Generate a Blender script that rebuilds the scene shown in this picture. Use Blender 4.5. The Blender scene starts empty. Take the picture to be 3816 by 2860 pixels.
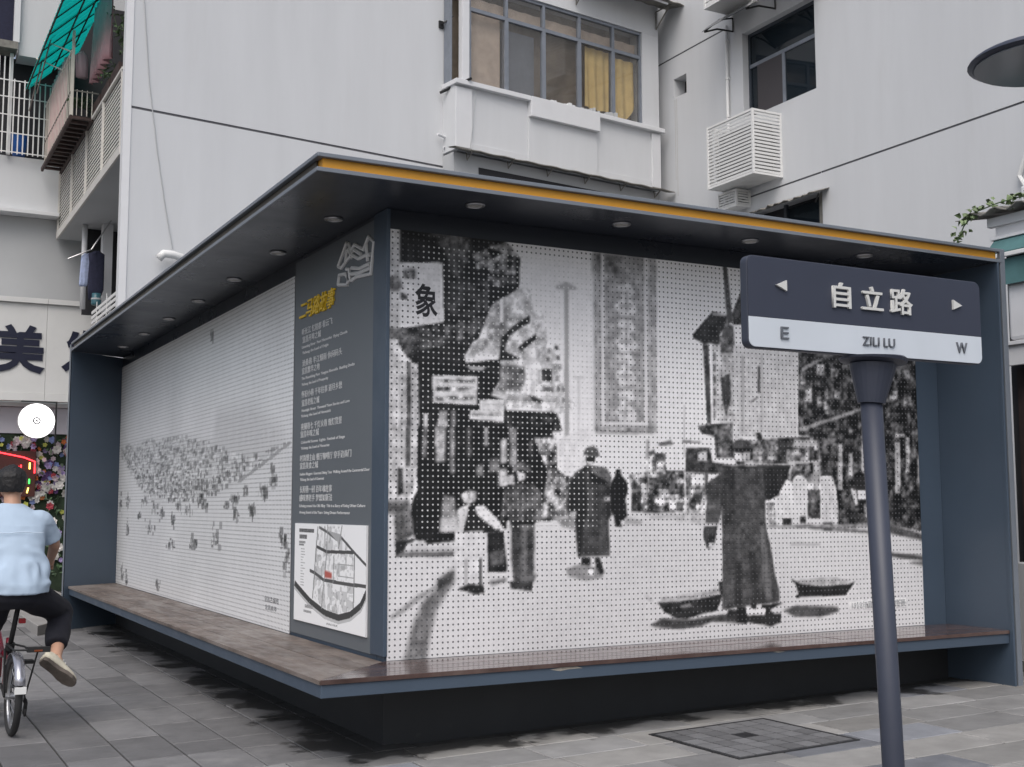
import bpy, bmesh, math, random
import numpy as np
from mathutils import Vector, Matrix, noise as mnoise
R = math.radians
rng = random.Random(7)
scene = bpy.context.scene
COL = scene.collection

# ------------------------------------------------------------------ camera, sky, sun, exposure
cam_d = bpy.data.cameras.new('camera')
cam = bpy.data.objects.new('camera', cam_d)
COL.objects.link(cam)
cam_d.sensor_width = 36.0
cam_d.lens = 42.49
cam_d.clip_end = 500
_yaw, _pitch, _roll = R(61.7), R(5.79), R(-0.12)
_f = Vector((math.cos(_yaw)*math.cos(_pitch), math.sin(_yaw)*math.cos(_pitch), math.sin(_pitch)))
_r = Vector((math.sin(_yaw), -math.cos(_yaw), 0))
_u = _r.cross(_f)
_r2 = _r*math.cos(_roll) + _u*math.sin(_roll)
_u2 = -_r*math.sin(_roll) + _u*math.cos(_roll)
cam.matrix_world = Matrix(((_r2.x, _u2.x, -_f.x, -2.889), (_r2.y, _u2.y, -_f.y, -7.033), (_r2.z, _u2.z, -_f.z, 1.45), (0, 0, 0, 1)))
scene.camera = cam

SUN_EL, SUN_AZ = 52.0, 232.0     # direction the light comes from: over the street, behind and left of the camera
world = bpy.data.worlds.new('World')
scene.world = world
world.use_nodes = True
wn, wl = world.node_tree.nodes, world.node_tree.links
wn.clear()
w_out = wn.new('ShaderNodeOutputWorld'); w_bg = wn.new('ShaderNodeBackground')
w_sky = wn.new('ShaderNodeTexSky'); w_hs = wn.new('ShaderNodeHueSaturation')
w_sky.sky_type = 'NISHITA'; w_sky.sun_disc = False
w_sky.sun_elevation = R(SUN_EL); w_sky.sun_rotation = R(90 - SUN_AZ)
w_sky.air_density = 1.0; w_sky.dust_density = 4.0; w_sky.ozone_density = 1.5
w_hs.inputs['Saturation'].default_value = 0.66
w_bg.inputs['Strength'].default_value = 0.12
wl.new(w_sky.outputs[0], w_hs.inputs['Color']); wl.new(w_hs.outputs[0], w_bg.inputs['Color']); wl.new(w_bg.outputs[0], w_out.inputs['Surface'])

sun_d = bpy.data.lights.new('sun', 'SUN')
sun_d.energy = 0.9; sun_d.angle = R(50); sun_d.color = (1.0, 0.985, 0.965)
sun = bpy.data.objects.new('sun', sun_d); COL.objects.link(sun)
_d = Vector((math.cos(R(SUN_EL))*math.cos(R(SUN_AZ)), math.cos(R(SUN_EL))*math.sin(R(SUN_AZ)), math.sin(R(SUN_EL))))
sun.rotation_euler = _d.to_track_quat('Z', 'Y').to_euler()
scene.view_settings.view_transform = 'Standard'
scene.view_settings.look = 'None'
scene.view_settings.gamma = 1.0
scene.view_settings.exposure = 0.46

# ------------------------------------------------------------------ helpers
def lin(c):
    c = c/255.0
    return c/12.92 if c <= 0.04045 else ((c+0.055)/1.055)**2.4
def rgb(r, g, b, k=1.0): return (lin(r)*k, lin(g)*k, lin(b)*k)

def mat(name, col, rough=0.6, metal=0.0, var=0.0, vscale=3.0, dark=None, dscale=1.2, damt=0.0, dlow=0.5, bump=0.0, bscale=60.0,
        rand=0.0, spec=0.5, coat=0.0, emit=None, estr=0.0, trans=0.0, stretch=None, rvar=0.0):
    m = bpy.data.materials.new(name); m.use_nodes = True
    nt = m.node_tree; n, l = nt.nodes, nt.links
    b = n['Principled BSDF']
    b.inputs['Roughness'].default_value = rough
    b.inputs['Metallic'].default_value = metal
    b.inputs['Specular IOR Level'].default_value = spec
    b.inputs['Coat Weight'].default_value = coat
    b.inputs['Base Color'].default_value = (*col, 1)
    if trans: b.inputs['Transmission Weight'].default_value = trans
    if emit:
        b.inputs['Emission Color'].default_value = (*emit, 1); b.inputs['Emission Strength'].default_value = estr
    geo = n.new('ShaderNodeNewGeometry'); vec = geo.outputs['Position']
    if stretch:
        mp = n.new('ShaderNodeMapping'); mp.inputs['Scale'].default_value = stretch
        l.new(vec, mp.inputs['Vector']); vec = mp.outputs[0]
    cur = None
    def nz(scale, detail=5.0, rg=0.6):
        t = n.new('ShaderNodeTexNoise'); t.inputs['Scale'].default_value = scale
        t.inputs['Detail'].default_value = detail; t.inputs['Roughness'].default_value = rg
        l.new(vec, t.inputs['Vector']); return t.outputs['Fac']
    def mixc(fac, a, bcol, blend='MIX'):
        x = n.new('ShaderNodeMix'); x.data_type = 'RGBA'; x.blend_type = blend
        if hasattr(fac, 'is_linked'): l.new(fac, x.inputs[0])
        else: x.inputs[0].default_value = fac
        for s, v in ((x.inputs[6], a), (x.inputs[7], bcol)):
            if hasattr(v, 'is_linked'): l.new(v, s)
            else: s.default_value = (*v, 1)
        return x.outputs[2]
    def ramp(fac, p0, p1, v0=0.0, v1=1.0):
        x = n.new('ShaderNodeMapRange'); x.inputs[1].default_value = p0; x.inputs[2].default_value = p1
        x.inputs[3].default_value = v0; x.inputs[4].default_value = v1
        l.new(fac, x.inputs[0]); return x.outputs[0]
    if var:
        f = ramp(nz(vscale), 0.3, 0.7)
        cur = mixc(f, tuple(c*(1-var) for c in col), tuple(min(1, c*(1+var)) for c in col))
    if rand:
        oi = n.new('ShaderNodeObjectInfo')
        k = ramp(oi.outputs['Random'], 0, 1, 1-rand, 1+rand)
        cc = n.new('ShaderNodeCombineColor'); [l.new(k, cc.inputs[i]) for i in range(3)]
        cur = mixc(1.0, cur if cur else col, cc.outputs[0], 'MULTIPLY')
    if dark and damt:
        f = ramp(nz(dscale, 8.0, 0.65), dlow, dlow+0.14, 0, damt)
        cur = mixc(f, cur if cur else col, dark)
    if cur is not None: l.new(cur, b.inputs['Base Color'])
    if bump:
        bp = n.new('ShaderNodeBump'); bp.inputs['Strength'].default_value = bump; bp.inputs['Distance'].default_value = 0.01
        l.new(nz(bscale, 4.0), bp.inputs['Height']); l.new(bp.outputs[0], b.inputs['Normal'])
    if rvar:
        l.new(ramp(nz(vscale*1.7), 0.3, 0.7, max(0.02, rough-rvar), min(1, rough+rvar)), b.inputs['Roughness'])
    return m

class MB:
    """collects geometry for one mesh"""
    def __init__(s): s.v, s.f = [], []
    def add(s, vs, fs):
        o = len(s.v); s.v += [tuple(p) for p in vs]; s.f += [tuple(i+o for i in f) for f in fs]; return s
    def box(s, lo, hi, M=None):
        (a, b, c), (d, e, f) = lo, hi
        vs = [(a,b,c),(d,b,c),(d,e,c),(a,e,c),(a,b,f),(d,b,f),(d,e,f),(a,e,f)]
        if M is not None: vs = [M @ Vector(p) for p in vs]
        return s.add(vs, [(0,3,2,1),(4,5,6,7),(0,1,5,4),(1,2,6,5),(2,3,7,6),(3,0,4,7)])
    def quad(s, a, b, c, d): return s.add([a,b,c,d], [(0,1,2,3)])
    def prism(s, poly, z0, z1, M=None):
        k = len(poly)
        vs = [(x,y,z0) for x,y in poly] + [(x,y,z1) for x,y in poly]
        if M is not None: vs = [M @ Vector(p) for p in vs]
        return s.add(vs, [tuple(range(k))[::-1], tuple(range(k,2*k))] + [(i,(i+1)%k,k+(i+1)%k,k+i) for i in range(k)])
    def tube(s, pts, rad, n=10, cap=True, ell=None):
        pts = [Vector(p) for p in pts]
        if not isinstance(rad, (list, tuple)): rad = [rad]*len(pts)
        rings = []
        t0 = (pts[1]-pts[0]).normalized()
        up = Vector((0,0,1)) if abs(t0.z) < 0.9 else Vector((1,0,0))
        a = t0.cross(up).normalized()
        for i, p in enumerate(pts):
            t = (pts[min(i+1,len(pts)-1)] - pts[max(i-1,0)])
            if t.length < 1e-9: t = t0
            t.normalize(); a = (a - t*a.dot(t)).normalized(); bb = t.cross(a)
            rings.append([p + (a*math.cos(2*math.pi*k/n) + bb*math.sin(2*math.pi*k/n))*rad[i] for k in range(n)])
        o = len(s.v)
        for r_ in rings: s.v += [tuple(q) for q in r_]
        for i in range(len(rings)-1):
            for k in range(n): s.f.append((o+i*n+k, o+i*n+(k+1)%n, o+(i+1)*n+(k+1)%n, o+(i+1)*n+k))
        if cap:
            s.f.append(tuple(o+k for k in range(n))[::-1]); s.f.append(tuple(o+(len(rings)-1)*n+k for k in range(n)))
        return s
    def rings(s, rings, cap=True):
        n = len(rings[0]); o = len(s.v)
        for r_ in rings: s.v += [tuple(q) for q in r_]
        for i in range(len(rings)-1):
            for k in range(n): s.f.append((o+i*n+k, o+i*n+(k+1)%n, o+(i+1)*n+(k+1)%n, o+(i+1)*n+k))
        if cap:
            s.f.append(tuple(o+k for k in range(n))[::-1]); s.f.append(tuple(o+(len(rings)-1)*n+k for k in range(n)))
        return s
    def torus(s, c, ax, Rr, r, n=32, m=8):
        ax = Vector(ax).normalized(); a = ax.orthogonal().normalized(); b = ax.cross(a); c = Vector(c); o = len(s.v)
        for i in range(n):
            d = a*math.cos(2*math.pi*i/n) + b*math.sin(2*math.pi*i/n)
            for j in range(m):
                t = 2*math.pi*j/m; s.v.append(tuple(c + d*(Rr + r*math.cos(t)) + ax*(r*math.sin(t))))
        for i in range(n):
            for j in range(m): s.f.append((o+i*m+j, o+((i+1)%n)*m+j, o+((i+1)%n)*m+(j+1)%m, o+i*m+(j+1)%m))
        return s
    def mesh(s, name):
        me = bpy.data.meshes.new(name); me.from_pydata(s.v, [], s.f)
        bm = bmesh.new(); bm.from_mesh(me); bmesh.ops.recalc_face_normals(bm, faces=bm.faces); bm.to_mesh(me); bm.free()
        me.update(); return me

def obj(name, mb, m=None, parent=None, bevel=0.0, smooth=False, seg=2):
    me = mb if isinstance(mb, bpy.types.Mesh) else mb.mesh(name)
    if m and not me.materials: me.materials.append(m)
    o = bpy.data.objects.new(name, me); COL.objects.link(o)
    if parent: o.parent = parent
    if bevel:
        md = o.modifiers.new('bevel', 'BEVEL'); md.width = bevel; md.segments = seg; md.limit_method = 'ANGLE'; md.angle_limit = R(40)
    if smooth:
        me.polygons.foreach_set('use_smooth', [True]*len(me.polygons))
    return o
def tag(o, label, cat=None, group=None, kind=None):
    if label: o['label'] = label
    if cat: o['category'] = cat
    if group: o['group'] = group
    if kind: o['kind'] = kind
    return o
def thing(name, label, cat, loc=(0,0,0), group=None):
    o = bpy.data.objects.new(name, None); o.empty_display_size = 0.2; COL.objects.link(o); o.location = loc
    return tag(o, label, cat, group)
def struct(name, mb, m): return tag(obj(name, mb, m), None, None, None, 'structure')
def box(name, lo, hi, m, parent=None, bevel=0.0, M=None): return obj(name, MB().box(lo, hi, M), m, parent, bevel)
def inst(name, src, parent, loc=None, rot=None, scale=None):
    o = bpy.data.objects.new(name, src if isinstance(src, bpy.types.Mesh) else src.data); COL.objects.link(o)
    if parent: o.parent = parent
    if loc is not None: o.location = loc
    if rot is not None: o.rotation_euler = rot
    if scale is not None: o.scale = scale
    return o
def baked(o):
    """apply the modifiers of o to its mesh"""
    dg = bpy.context.evaluated_depsgraph_get()
    me = bpy.data.meshes.new_from_object(o.evaluated_get(dg))
    old = o.data; o.modifiers.clear(); o.data = me
    return o

def letters(name, body, m, parent, origin, u, v, width=None, height=0.1, depth=0.004, bold=0.0, shear=0.0, spacing=1.0):
    """raised lettering: lower left corner at origin, running along u, upright along v"""
    c = bpy.data.curves.new(name, 'FONT'); c.body = body; c.extrude = 0.5; c.offset = bold; c.shear = shear; c.space_character = spacing
    c.resolution_u = 3
    t = bpy.data.objects.new(name, c); COL.objects.link(t)
    bpy.context.view_layer.update()
    dg = bpy.context.evaluated_depsgraph_get()
    me = bpy.data.meshes.new_from_object(t.evaluated_get(dg))
    bpy.data.objects.remove(t)
    co = np.empty(len(me.vertices)*3); me.vertices.foreach_get('co', co); co = co.reshape(-1, 3)
    lo, hi = co.min(0), co.max(0)
    sy = height/(hi[1]-lo[1]); sx = sy if width is None else width/(hi[0]-lo[0])
    u, v = Vector(u).normalized(), Vector(v).normalized(); nn = u.cross(v)
    uu, vv, nw = np.array(u), np.array(v), np.array(nn)
    z = (co[:, 2]-lo[2])/max(1e-9, hi[2]-lo[2])*depth
    p = np.array(origin) + np.outer((co[:, 0]-lo[0])*sx, uu) + np.outer((co[:, 1]-lo[1])*sy, vv) + np.outer(z, nw)
    me.vertices.foreach_set('co', p.ravel()); me.update()
    me.materials.clear(); me.materials.append(m)
    return obj(name, me, None, parent)

def wall(name, P0, u, n, u0, u1, z0, z1, m, parent, holes=(), thick=0.2):
    """a wall plane with recessed openings. holes: (u0,u1,z0,z1,depth)"""
    P0, u, n = Vector(P0), Vector(u).normalized(), Vector(n).normalized()
    us = sorted({u0, u1} | {x for h in holes for x in h[:2]}); zs = sorted({z0, z1} | {x for h in holes for x in h[2:4]})
    pt = lambda a, z, d=0.0: P0 + u*a + Vector((0, 0, z)) - n*d
    mb = MB()
    for i in range(len(us)-1):
        for j in range(len(zs)-1):
            ca, cz = (us[i]+us[i+1])/2, (zs[j]+zs[j+1])/2
            if any(h[0] < ca < h[1] and h[2] < cz < h[3] for h in holes): continue
            mb.quad(pt(us[i], zs[j]), pt(us[i+1], zs[j]), pt(us[i+1], zs[j+1]), pt(us[i], zs[j+1]))
    for a, b, c, d, dp in holes:
        for (p, q), (r_, s_) in (((a,c),(b,c)), ((b,c),(b,d)), ((b,d),(a,d)), ((a,d),(a,c))):
            mb.quad(pt(p,q), pt(r_,s_), pt(r_,s_,dp), pt(p,q,dp))
        if dp < 0.05: mb.quad(pt(a,c,dp), pt(b,c,dp), pt(b,d,dp), pt(a,d,dp))
    for (p, q), (r_, s_) in (((u0,z0),(u1,z0)), ((u1,z0),(u1,z1)), ((u1,z1),(u0,z1)), ((u0,z1),(u0,z0))):
        mb.quad(pt(p,q), pt(r_,s_), pt(r_,s_,thick), pt(p,q,thick))
    mb2 = mb
    me = bpy.data.meshes.new(name); me.from_pydata(mb2.v, [], mb2.f); me.update()
    return obj(name, me, m, parent)

# ------------------------------------------------------------------ materials
M = {}
M['blue'] = mat('blue_grey_paint', (0.058, 0.082, 0.116), 0.42, var=0.06, vscale=1.5, bump=0.02, bscale=40, rvar=0.08)
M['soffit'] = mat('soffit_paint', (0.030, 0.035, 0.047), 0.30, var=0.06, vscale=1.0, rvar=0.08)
M['edge'] = mat('roof_edge_metal', (0.17, 0.19, 0.22), 0.4, var=0.06)
M['yellow'] = mat('ochre_strip', (0.62, 0.29, 0.022), 0.5, var=0.08, vscale=2)
M['bronze'] = mat('dark_bronze_strip', (0.06, 0.045, 0.025), 0.45, var=0.1)
M['plinth'] = mat('dark_plinth', (0.022, 0.023, 0.026), 0.6, var=0.15, vscale=2, dark=(0.10, 0.095, 0.09), dscale=7, damt=0.3, dlow=0.64)
M['panelgrey'] = mat('info_panel_grey', (0.135, 0.15, 0.165), 0.45, var=0.05, vscale=0.8)
M['letter'] = mat('white_lettering', (0.66, 0.66, 0.66), 0.5)
M['gold'] = mat('yellow_lettering', (0.85, 0.56, 0.03), 0.5)
M['wood'] = mat('worn_bench_board', (0.145, 0.115, 0.098), 0.45, var=0.35, vscale=9, dark=(0.26, 0.23, 0.21), dscale=2.2, damt=0.7, dlow=0.48, bump=0.1, bscale=90, rand=0.12, stretch=(1, 0.35, 1), rvar=0.15)
M['woodwet'] = mat('wet_bench_board', (0.085, 0.052, 0.045), 0.12, var=0.3, vscale=7, dark=(0.16, 0.12, 0.105), dscale=2.0, damt=0.5, dlow=0.52, bump=0.03, bscale=60, rand=0.12, rvar=0.08)
M['white'] = mat('white_wall_paint', (0.595, 0.605, 0.62), 0.85, var=0.03, vscale=1.6, dark=(0.52, 0.52, 0.52), dscale=1.3, damt=0.2, dlow=0.57, bump=0.04, bscale=30, stretch=(1.6, 1.6, 0.22))
M['whitetrim'] = mat('white_trim', (0.66, 0.665, 0.68), 0.7, var=0.03, vscale=3, dark=(0.45, 0.45, 0.45), dscale=4, damt=0.3, dlow=0.62)
M['greywall'] = mat('grey_wall_paint', (0.44, 0.45, 0.46), 0.85, var=0.05, vscale=0.8, bump=0.04, bscale=30)
M['joint'] = mat('dark_joint', (0.12, 0.12, 0.13), 0.9)
M['metalwhite'] = mat('white_metal', (0.72, 0.72, 0.71), 0.5, var=0.03)
M['grime'] = mat('dirty_metal', (0.20, 0.19, 0.17), 0.7, var=0.3, vscale=9)
M['frame'] = mat('window_frame_grey', (0.19, 0.21, 0.245), 0.5, var=0.12, vscale=6)
M['dframe'] = mat('dark_window_frame', (0.05, 0.06, 0.075), 0.45)
M['dark'] = mat('dark_interior', (0.028, 0.028, 0.032), 0.9)
M['room'] = mat('room_interior', (0.20, 0.165, 0.13), 0.9, var=0.4, vscale=2.5)
M['curtain'] = mat('beige_curtain', (0.60, 0.49, 0.40), 0.9, var=0.15, vscale=6)
M['ycurtain'] = mat('yellow_curtain', (0.75, 0.56, 0.24), 0.9, var=0.12, vscale=5)
M['black'] = mat('black_plastic', (0.015, 0.015, 0.016), 0.45)
M['steel'] = mat('steel', (0.45, 0.45, 0.46), 0.32, metal=0.9)
M['poleblue'] = mat('pole_paint', (0.040, 0.046, 0.068), 0.45, var=0.08, vscale=4, dark=(0.2, 0.19, 0.17), dscale=14, damt=0.5, dlow=0.72)
M['signblue'] = mat('sign_blue', (0.036, 0.042, 0.066), 0.55, var=0.05, vscale=3)
M['signwhite'] = mat('sign_white', (0.60, 0.645, 0.70), 0.45, var=0.03, vscale=5)
M['signgrey'] = mat('sign_letter_grey', (0.12, 0.13, 0.15), 0.5)
def glass(name, tint, alpha=0.4, rough=0.03):
    m = bpy.data.materials.new(name); m.use_nodes = True; n, l = m.node_tree.nodes, m.node_tree.links; n.clear()
    o = n.new('ShaderNodeOutputMaterial'); mx = n.new('ShaderNodeMixShader'); mx2 = n.new('ShaderNodeMixShader')
    tr = n.new('ShaderNodeBsdfTransparent'); gl = n.new('ShaderNodeBsdfGlossy'); df = n.new('ShaderNodeBsdfDiffuse'); lwt = n.new('ShaderNodeLayerWeight'); pw = n.new('ShaderNodeMath'); fr = n.new('ShaderNodeMapRange')
    tr.inputs[0].default_value = (*[0.85+0.15*c for c in tint], 1); gl.inputs['Roughness'].default_value = rough; df.inputs[0].default_value = (*tint, 1)
    lwt.inputs['Blend'].default_value = 0.5; pw.operation = 'POWER'; pw.inputs[1].default_value = 4.0; l.new(lwt.outputs['Facing'], pw.inputs[0]); l.new(pw.outputs[0], fr.inputs[0]); fr.inputs[3].default_value = 0.045; fr.inputs[4].default_value = 0.8
    mx.inputs[0].default_value = alpha; l.new(tr.outputs[0], mx.inputs[1]); l.new(df.outputs[0], mx.inputs[2])
    l.new(fr.outputs[0], mx2.inputs[0]); l.new(mx.outputs[0], mx2.inputs[1]); l.new(gl.outputs[0], mx2.inputs[2]); l.new(mx2.outputs[0], o.inputs[0])
    return m
M['glass'] = glass('dusty_glass', (0.45, 0.44, 0.42), 0.06, 0.05)
M['dglass'] = glass('dark_tinted_glass', (0.012, 0.02, 0.028), 0.75, 0.03)
# ------------------------------------------------------------------ ground
SL = 0.018                                   # the street rises gently to the right
def gz(x): return SL*x
gm = MB(); gm.quad((-150, -150, gz(-150)-0.014), (150, -150, gz(150)-0.014), (150, 150, gz(150)-0.014), (-150, 150, gz(-150)-0.014))
M['grout'] = mat('dark_grout', (0.045, 0.044, 0.042), 0.95, var=0.3, vscale=6, bump=0.2, bscale=40)

def paver_mat(col):
    """worn grey stone slabs: tone per slab, mottling, and damp and grime with shapes of their own along the foot of the booth"""
    m = mat('grey_stone_paver', col, 0.62, var=0.14, vscale=5, rand=0.27, dark=tuple(c*0.55 for c in col), dscale=1.7, damt=0.4, dlow=0.56, bump=0.12, bscale=55, rvar=0.12)
    n, l = m.node_tree.nodes, m.node_tree.links; b = n['Principled BSDF']
    src = b.inputs['Base Color'].links[0].from_socket; rs = b.inputs['Roughness'].links[0].from_socket
    geo = n.new('ShaderNodeNewGeometry'); sep = n.new('ShaderNodeSeparateXYZ'); l.new(geo.outputs['Position'], sep.inputs[0])
    def mth(op, a, c=0.0):
        x = n.new('ShaderNodeMath'); x.operation = op
        for i, v in enumerate((a, c)):
            if hasattr(v, 'is_linked'): l.new(v, x.inputs[i])
            else: x.inputs[i].default_value = v
        return x.outputs[0]
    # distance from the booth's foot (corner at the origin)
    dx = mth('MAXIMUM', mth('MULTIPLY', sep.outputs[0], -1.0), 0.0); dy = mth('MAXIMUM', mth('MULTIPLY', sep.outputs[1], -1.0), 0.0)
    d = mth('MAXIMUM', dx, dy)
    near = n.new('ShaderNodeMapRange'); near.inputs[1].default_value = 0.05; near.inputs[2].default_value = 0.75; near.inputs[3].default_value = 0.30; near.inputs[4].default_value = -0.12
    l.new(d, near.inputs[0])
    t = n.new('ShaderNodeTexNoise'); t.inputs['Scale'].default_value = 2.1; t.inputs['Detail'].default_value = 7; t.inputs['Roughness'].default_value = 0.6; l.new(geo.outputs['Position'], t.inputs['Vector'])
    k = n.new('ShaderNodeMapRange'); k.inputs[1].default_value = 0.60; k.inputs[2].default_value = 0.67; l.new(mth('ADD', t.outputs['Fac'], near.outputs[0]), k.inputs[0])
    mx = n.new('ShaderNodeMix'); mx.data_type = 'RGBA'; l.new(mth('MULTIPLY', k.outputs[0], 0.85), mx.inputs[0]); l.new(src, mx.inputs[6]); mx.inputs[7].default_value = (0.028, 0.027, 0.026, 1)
    # pale lime bloom
    t2 = n.new('ShaderNodeTexNoise'); t2.inputs['Scale'].default_value = 1.3; t2.inputs['Detail'].default_value = 9; t2.inputs['Roughness'].default_value = 0.7
    mp = n.new('ShaderNodeMapping'); mp.inputs['Location'].default_value = (4, 7, 1); l.new(geo.outputs['Position'], mp.inputs['Vector']); l.new(mp.outputs[0], t2.inputs['Vector'])
    k2 = n.new('ShaderNodeMapRange'); k2.inputs[1].default_value = 0.60; k2.inputs[2].default_value = 0.70; k2.inputs[4].default_value = 0.5; l.new(t2.outputs['Fac'], k2.inputs[0])
    mx2 = n.new('ShaderNodeMix'); mx2.data_type = 'RGBA'; l.new(k2.outputs[0], mx2.inputs[0]); l.new(mx.outputs[2], mx2.inputs[6]); mx2.inputs[7].default_value = (0.33, 0.32, 0.31, 1)
    l.new(mx2.outputs[2], b.inputs['Base Color'])
    r2 = n.new('ShaderNodeMix'); r2.data_type = 'FLOAT'; l.new(k.outputs[0], r2.inputs[0]); l.new(rs, r2.inputs[2]); r2.inputs[3].default_value = 0.28; l.new(r2.outputs[0], b.inputs['Roughness'])
    return m
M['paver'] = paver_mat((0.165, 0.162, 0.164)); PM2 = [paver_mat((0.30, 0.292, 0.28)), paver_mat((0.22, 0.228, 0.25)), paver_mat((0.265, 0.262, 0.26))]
paving = struct('paving', gm, M['grout'])
_pm = {}
def paver(x0, x1, y0, y1, far, pm=None):
    w, h = round(x1-x0-0.011, 3), round(y1-y0-0.011, 3)
    key = (w, h, pm)
    if key not in _pm:
        b = MB(); c = 0.004
        b.rings([[(-w/2,-h/2,-0.03),(w/2,-h/2,-0.03),(w/2,h/2,-0.03),(-w/2,h/2,-0.03)], [(-w/2,-h/2,-c),(w/2,-h/2,-c),(w/2,h/2,-c),(-w/2,h/2,-c)],
                 [(-w/2+c,-h/2+c,0),(w/2-c,-h/2+c,0),(w/2-c,h/2-c,0),(-w/2+c,h/2-c,0)]])
        _pm[key] = b.mesh('paver'); _pm[key].materials.append(M['paver'] if pm is None else PM2[pm])
    cx, cy = (x0+x1)/2, (y0+y1)/2
    if far: return (_pm[key], cx, cy)
    o = inst('paver', _pm[key], paving, (cx, cy, gz(cx)+rng.uniform(-0.0015, 0.0015)), (rng.uniform(-.002,.002), -math.atan(SL)+rng.uniform(-.003,.003), 0))
    return None
far_list = []
count = 0
# strip beside the drawing wall: courses run away along the wall
for i in range(-14, 1):
    xa = -0.11 + (i)*0.33; xb = xa + 0.33
    if xb > 0.16: xb = 0.16
    y = -0.16 - rng.choice((0, 0.36, 0.18))*0 
    y = -0.16
    first = True
    while y < 15.4:
        ln = rng.choice((0.38, 0.72, 0.72, 0.76, 0.72)) if not first else rng.choice((0.38, 0.72, 0.55))
        first = False
        vis = xa > -3.0 and (y < 3.2 or xa > -1.5) and y < 10.5 and xb > -0.8 - 0.16*max(0, 6-y) - 3
        # only what lies in the camera's wedge is laid slab by slab
        ang = math.degrees(math.atan2(y+ln/2+7.033, (xa+xb)/2+2.889))
        inview = ang < 86.5 and y+ln > 0.3*(-0.9-xa)-0.2
        far = not inview
        r_ = paver(xa, xb, y, y+ln, far)
        if far: far_list.append(r_)
        else: count += 1
        y += ln
# in front of the photograph wall: courses run along the wall
ya = -0.16; row = 0
while ya > -6.5:
    yb = ya - 0.365
    x = -5.0 - rng.uniform(0, .7)
    while x < 9.4:
        ln = rng.choice((0.72, 0.72, 0.66, 0.45, 0.72))
        cxx, cyy = x+ln/2, (ya+yb)/2
        ang = math.degrees(math.atan2(cyy+7.033, cxx+2.889)); dist = math.hypot(cyy+7.033, cxx+2.889)
        inview = 36.5 < ang < 87 and dist > 6.0
        r_ = paver(x, x+ln, yb, ya, not inview, rng.choice((0, 0, 1, 2, 2)))
        if not inview: far_list.append(r_)
        else: count += 1
        x += ln
    ya = yb; row += 1
fm = MB()
for me, cx, cy in far_list:
    z = gz(cx)
    fm.add([(v.co.x+cx, v.co.y+cy, v.co.z+z+v.co.x*SL) for v in me.vertices], [tuple(p.vertices) for p in me.polygons])
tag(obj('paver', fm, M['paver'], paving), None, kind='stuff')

# ------------------------------------------------------------------ the exhibition booth
W_, ZB, ZS, ZT = 4.92, 0.504, 3.341, 3.449      # right end, bench height, soffit, roof top
RX, RY, OX, OY = 0.692, 0.640, 0.618, 0.605     # roof and bench overhangs
LF, LW = 8.39, 8.83                             # left end: fin front, wall end
K = thing('exhibition_booth', 'blue-grey street exhibition booth with wraparound bench, overhanging roof and two printed walls', 'booth')
# roof: thin top plate, recessed strip, lower lip
def ring_plate(name, ex, z0, z1, m, bev=0.004):
    x0, y0, x1, y1 = -RX+ex, -RY+ex, W_-ex, LF+0.45-ex
    return obj(name, MB().prism([(x0, y0), (x1, y0), (x1, y1), (0.1, y1), (x0, LF-ex)], z0, z1), m, K, bev)
roof = ring_plate('roof', 0.0, 3.424, ZT, M['edge'])
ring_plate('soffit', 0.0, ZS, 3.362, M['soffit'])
box('light_strip', (-RX+0.04, -RY+0.028, 3.3625), (W_-0.04, -RY+0.10, 3.4235), M['yellow'], K)
tag(box('light_strip', (-RX+0.028, -RY+0.102, 3.3625), (-RX+0.10, LF-0.03, 3.4235), M['bronze'], K), 'dark bronze recessed strip along the side eave')
box('roof_lip', (-RX-0.004, -RY-0.004, 3.338), (W_-0.002, -RY+0.006, 3.3625), M['edge'], K, 0.002)
box('roof_lip', (-RX-0.004, -RY+0.0065, 3.338), (-RX+0.006, LF, 3.3625), M['edge'], K, 0.002)
# walls behind the prints
box('wall_panel', (0.002, 0.0, 0.0), (W_-0.06, 0.12, ZS-0.002), M['blue'], K)
box('wall_panel', (0.0, 0.122, 0.0), (0.12, LW, ZS-0.002), M['blue'], K)
box('rear_wall', (0.122, 8.75, 0.0), (W_-0.06, 8.83, ZS-0.002), M['blue'], K)
box('wall_panel', (W_-0.14, 0.122, 0.0), (W_-0.06, 8.748, ZS-0.002), M['blue'], K)
box('corner_post', (-0.014, -0.020, ZB+0.026), (0.012, 0.20, ZS-0.003), M['blue'], K, 0.003)
# fins
fr = box('fin', (W_-0.056, -RY+0.03, gz(5)-0.01), (W_-0.012, 0.5, ZS-0.003), M['blue'], K, 0.003)
box('fin_edge', (W_-0.06, -RY-0.003, gz(5)-0.012), (W_-0.040, -RY+0.0295, ZS-0.003), M['blue'], K, 0.003)
box('fin_edge', (W_-0.0395, -RY+0.012, gz(5)-0.012), (W_-0.022, -RY+0.0295, ZS-0.003), M['bronze'], K)
box('fin_edge', (W_-0.0215, -RY-0.001, gz(5)-0.012), (W_+0.030, -RY+0.0295, ZT-0.001), M['edge'], K, 0.003)
obj('fin', MB().prism([(-RX, LF), (-RX+0.012, LF-0.032), (-0.002, LW-0.040), (-0.002, LW)], -0.02, ZS-0.003), M['blue'], K, 0.003)
obj('fin_edge', MB().prism([(-RX-0.012, LF+0.006), (-RX-0.012, LF-0.045), (-RX-0.0005, LF-0.045), (-RX-0.0005, LF+0.006)], -0.02, ZT-0.03), M['edge'], K, 0.003)
box('header_shade', (0.0125, -0.0035, 3.2105), (W_-0.0605, -0.0005, ZS-0.0025), M['soffit'], K)  # dark strips paint the shade under the roof on both wall tops
box('header_shade', (-0.0035, 0.2005, 3.2155), (-0.0005, LW-0.05, ZS-0.0025), M['soffit'], K)
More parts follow.
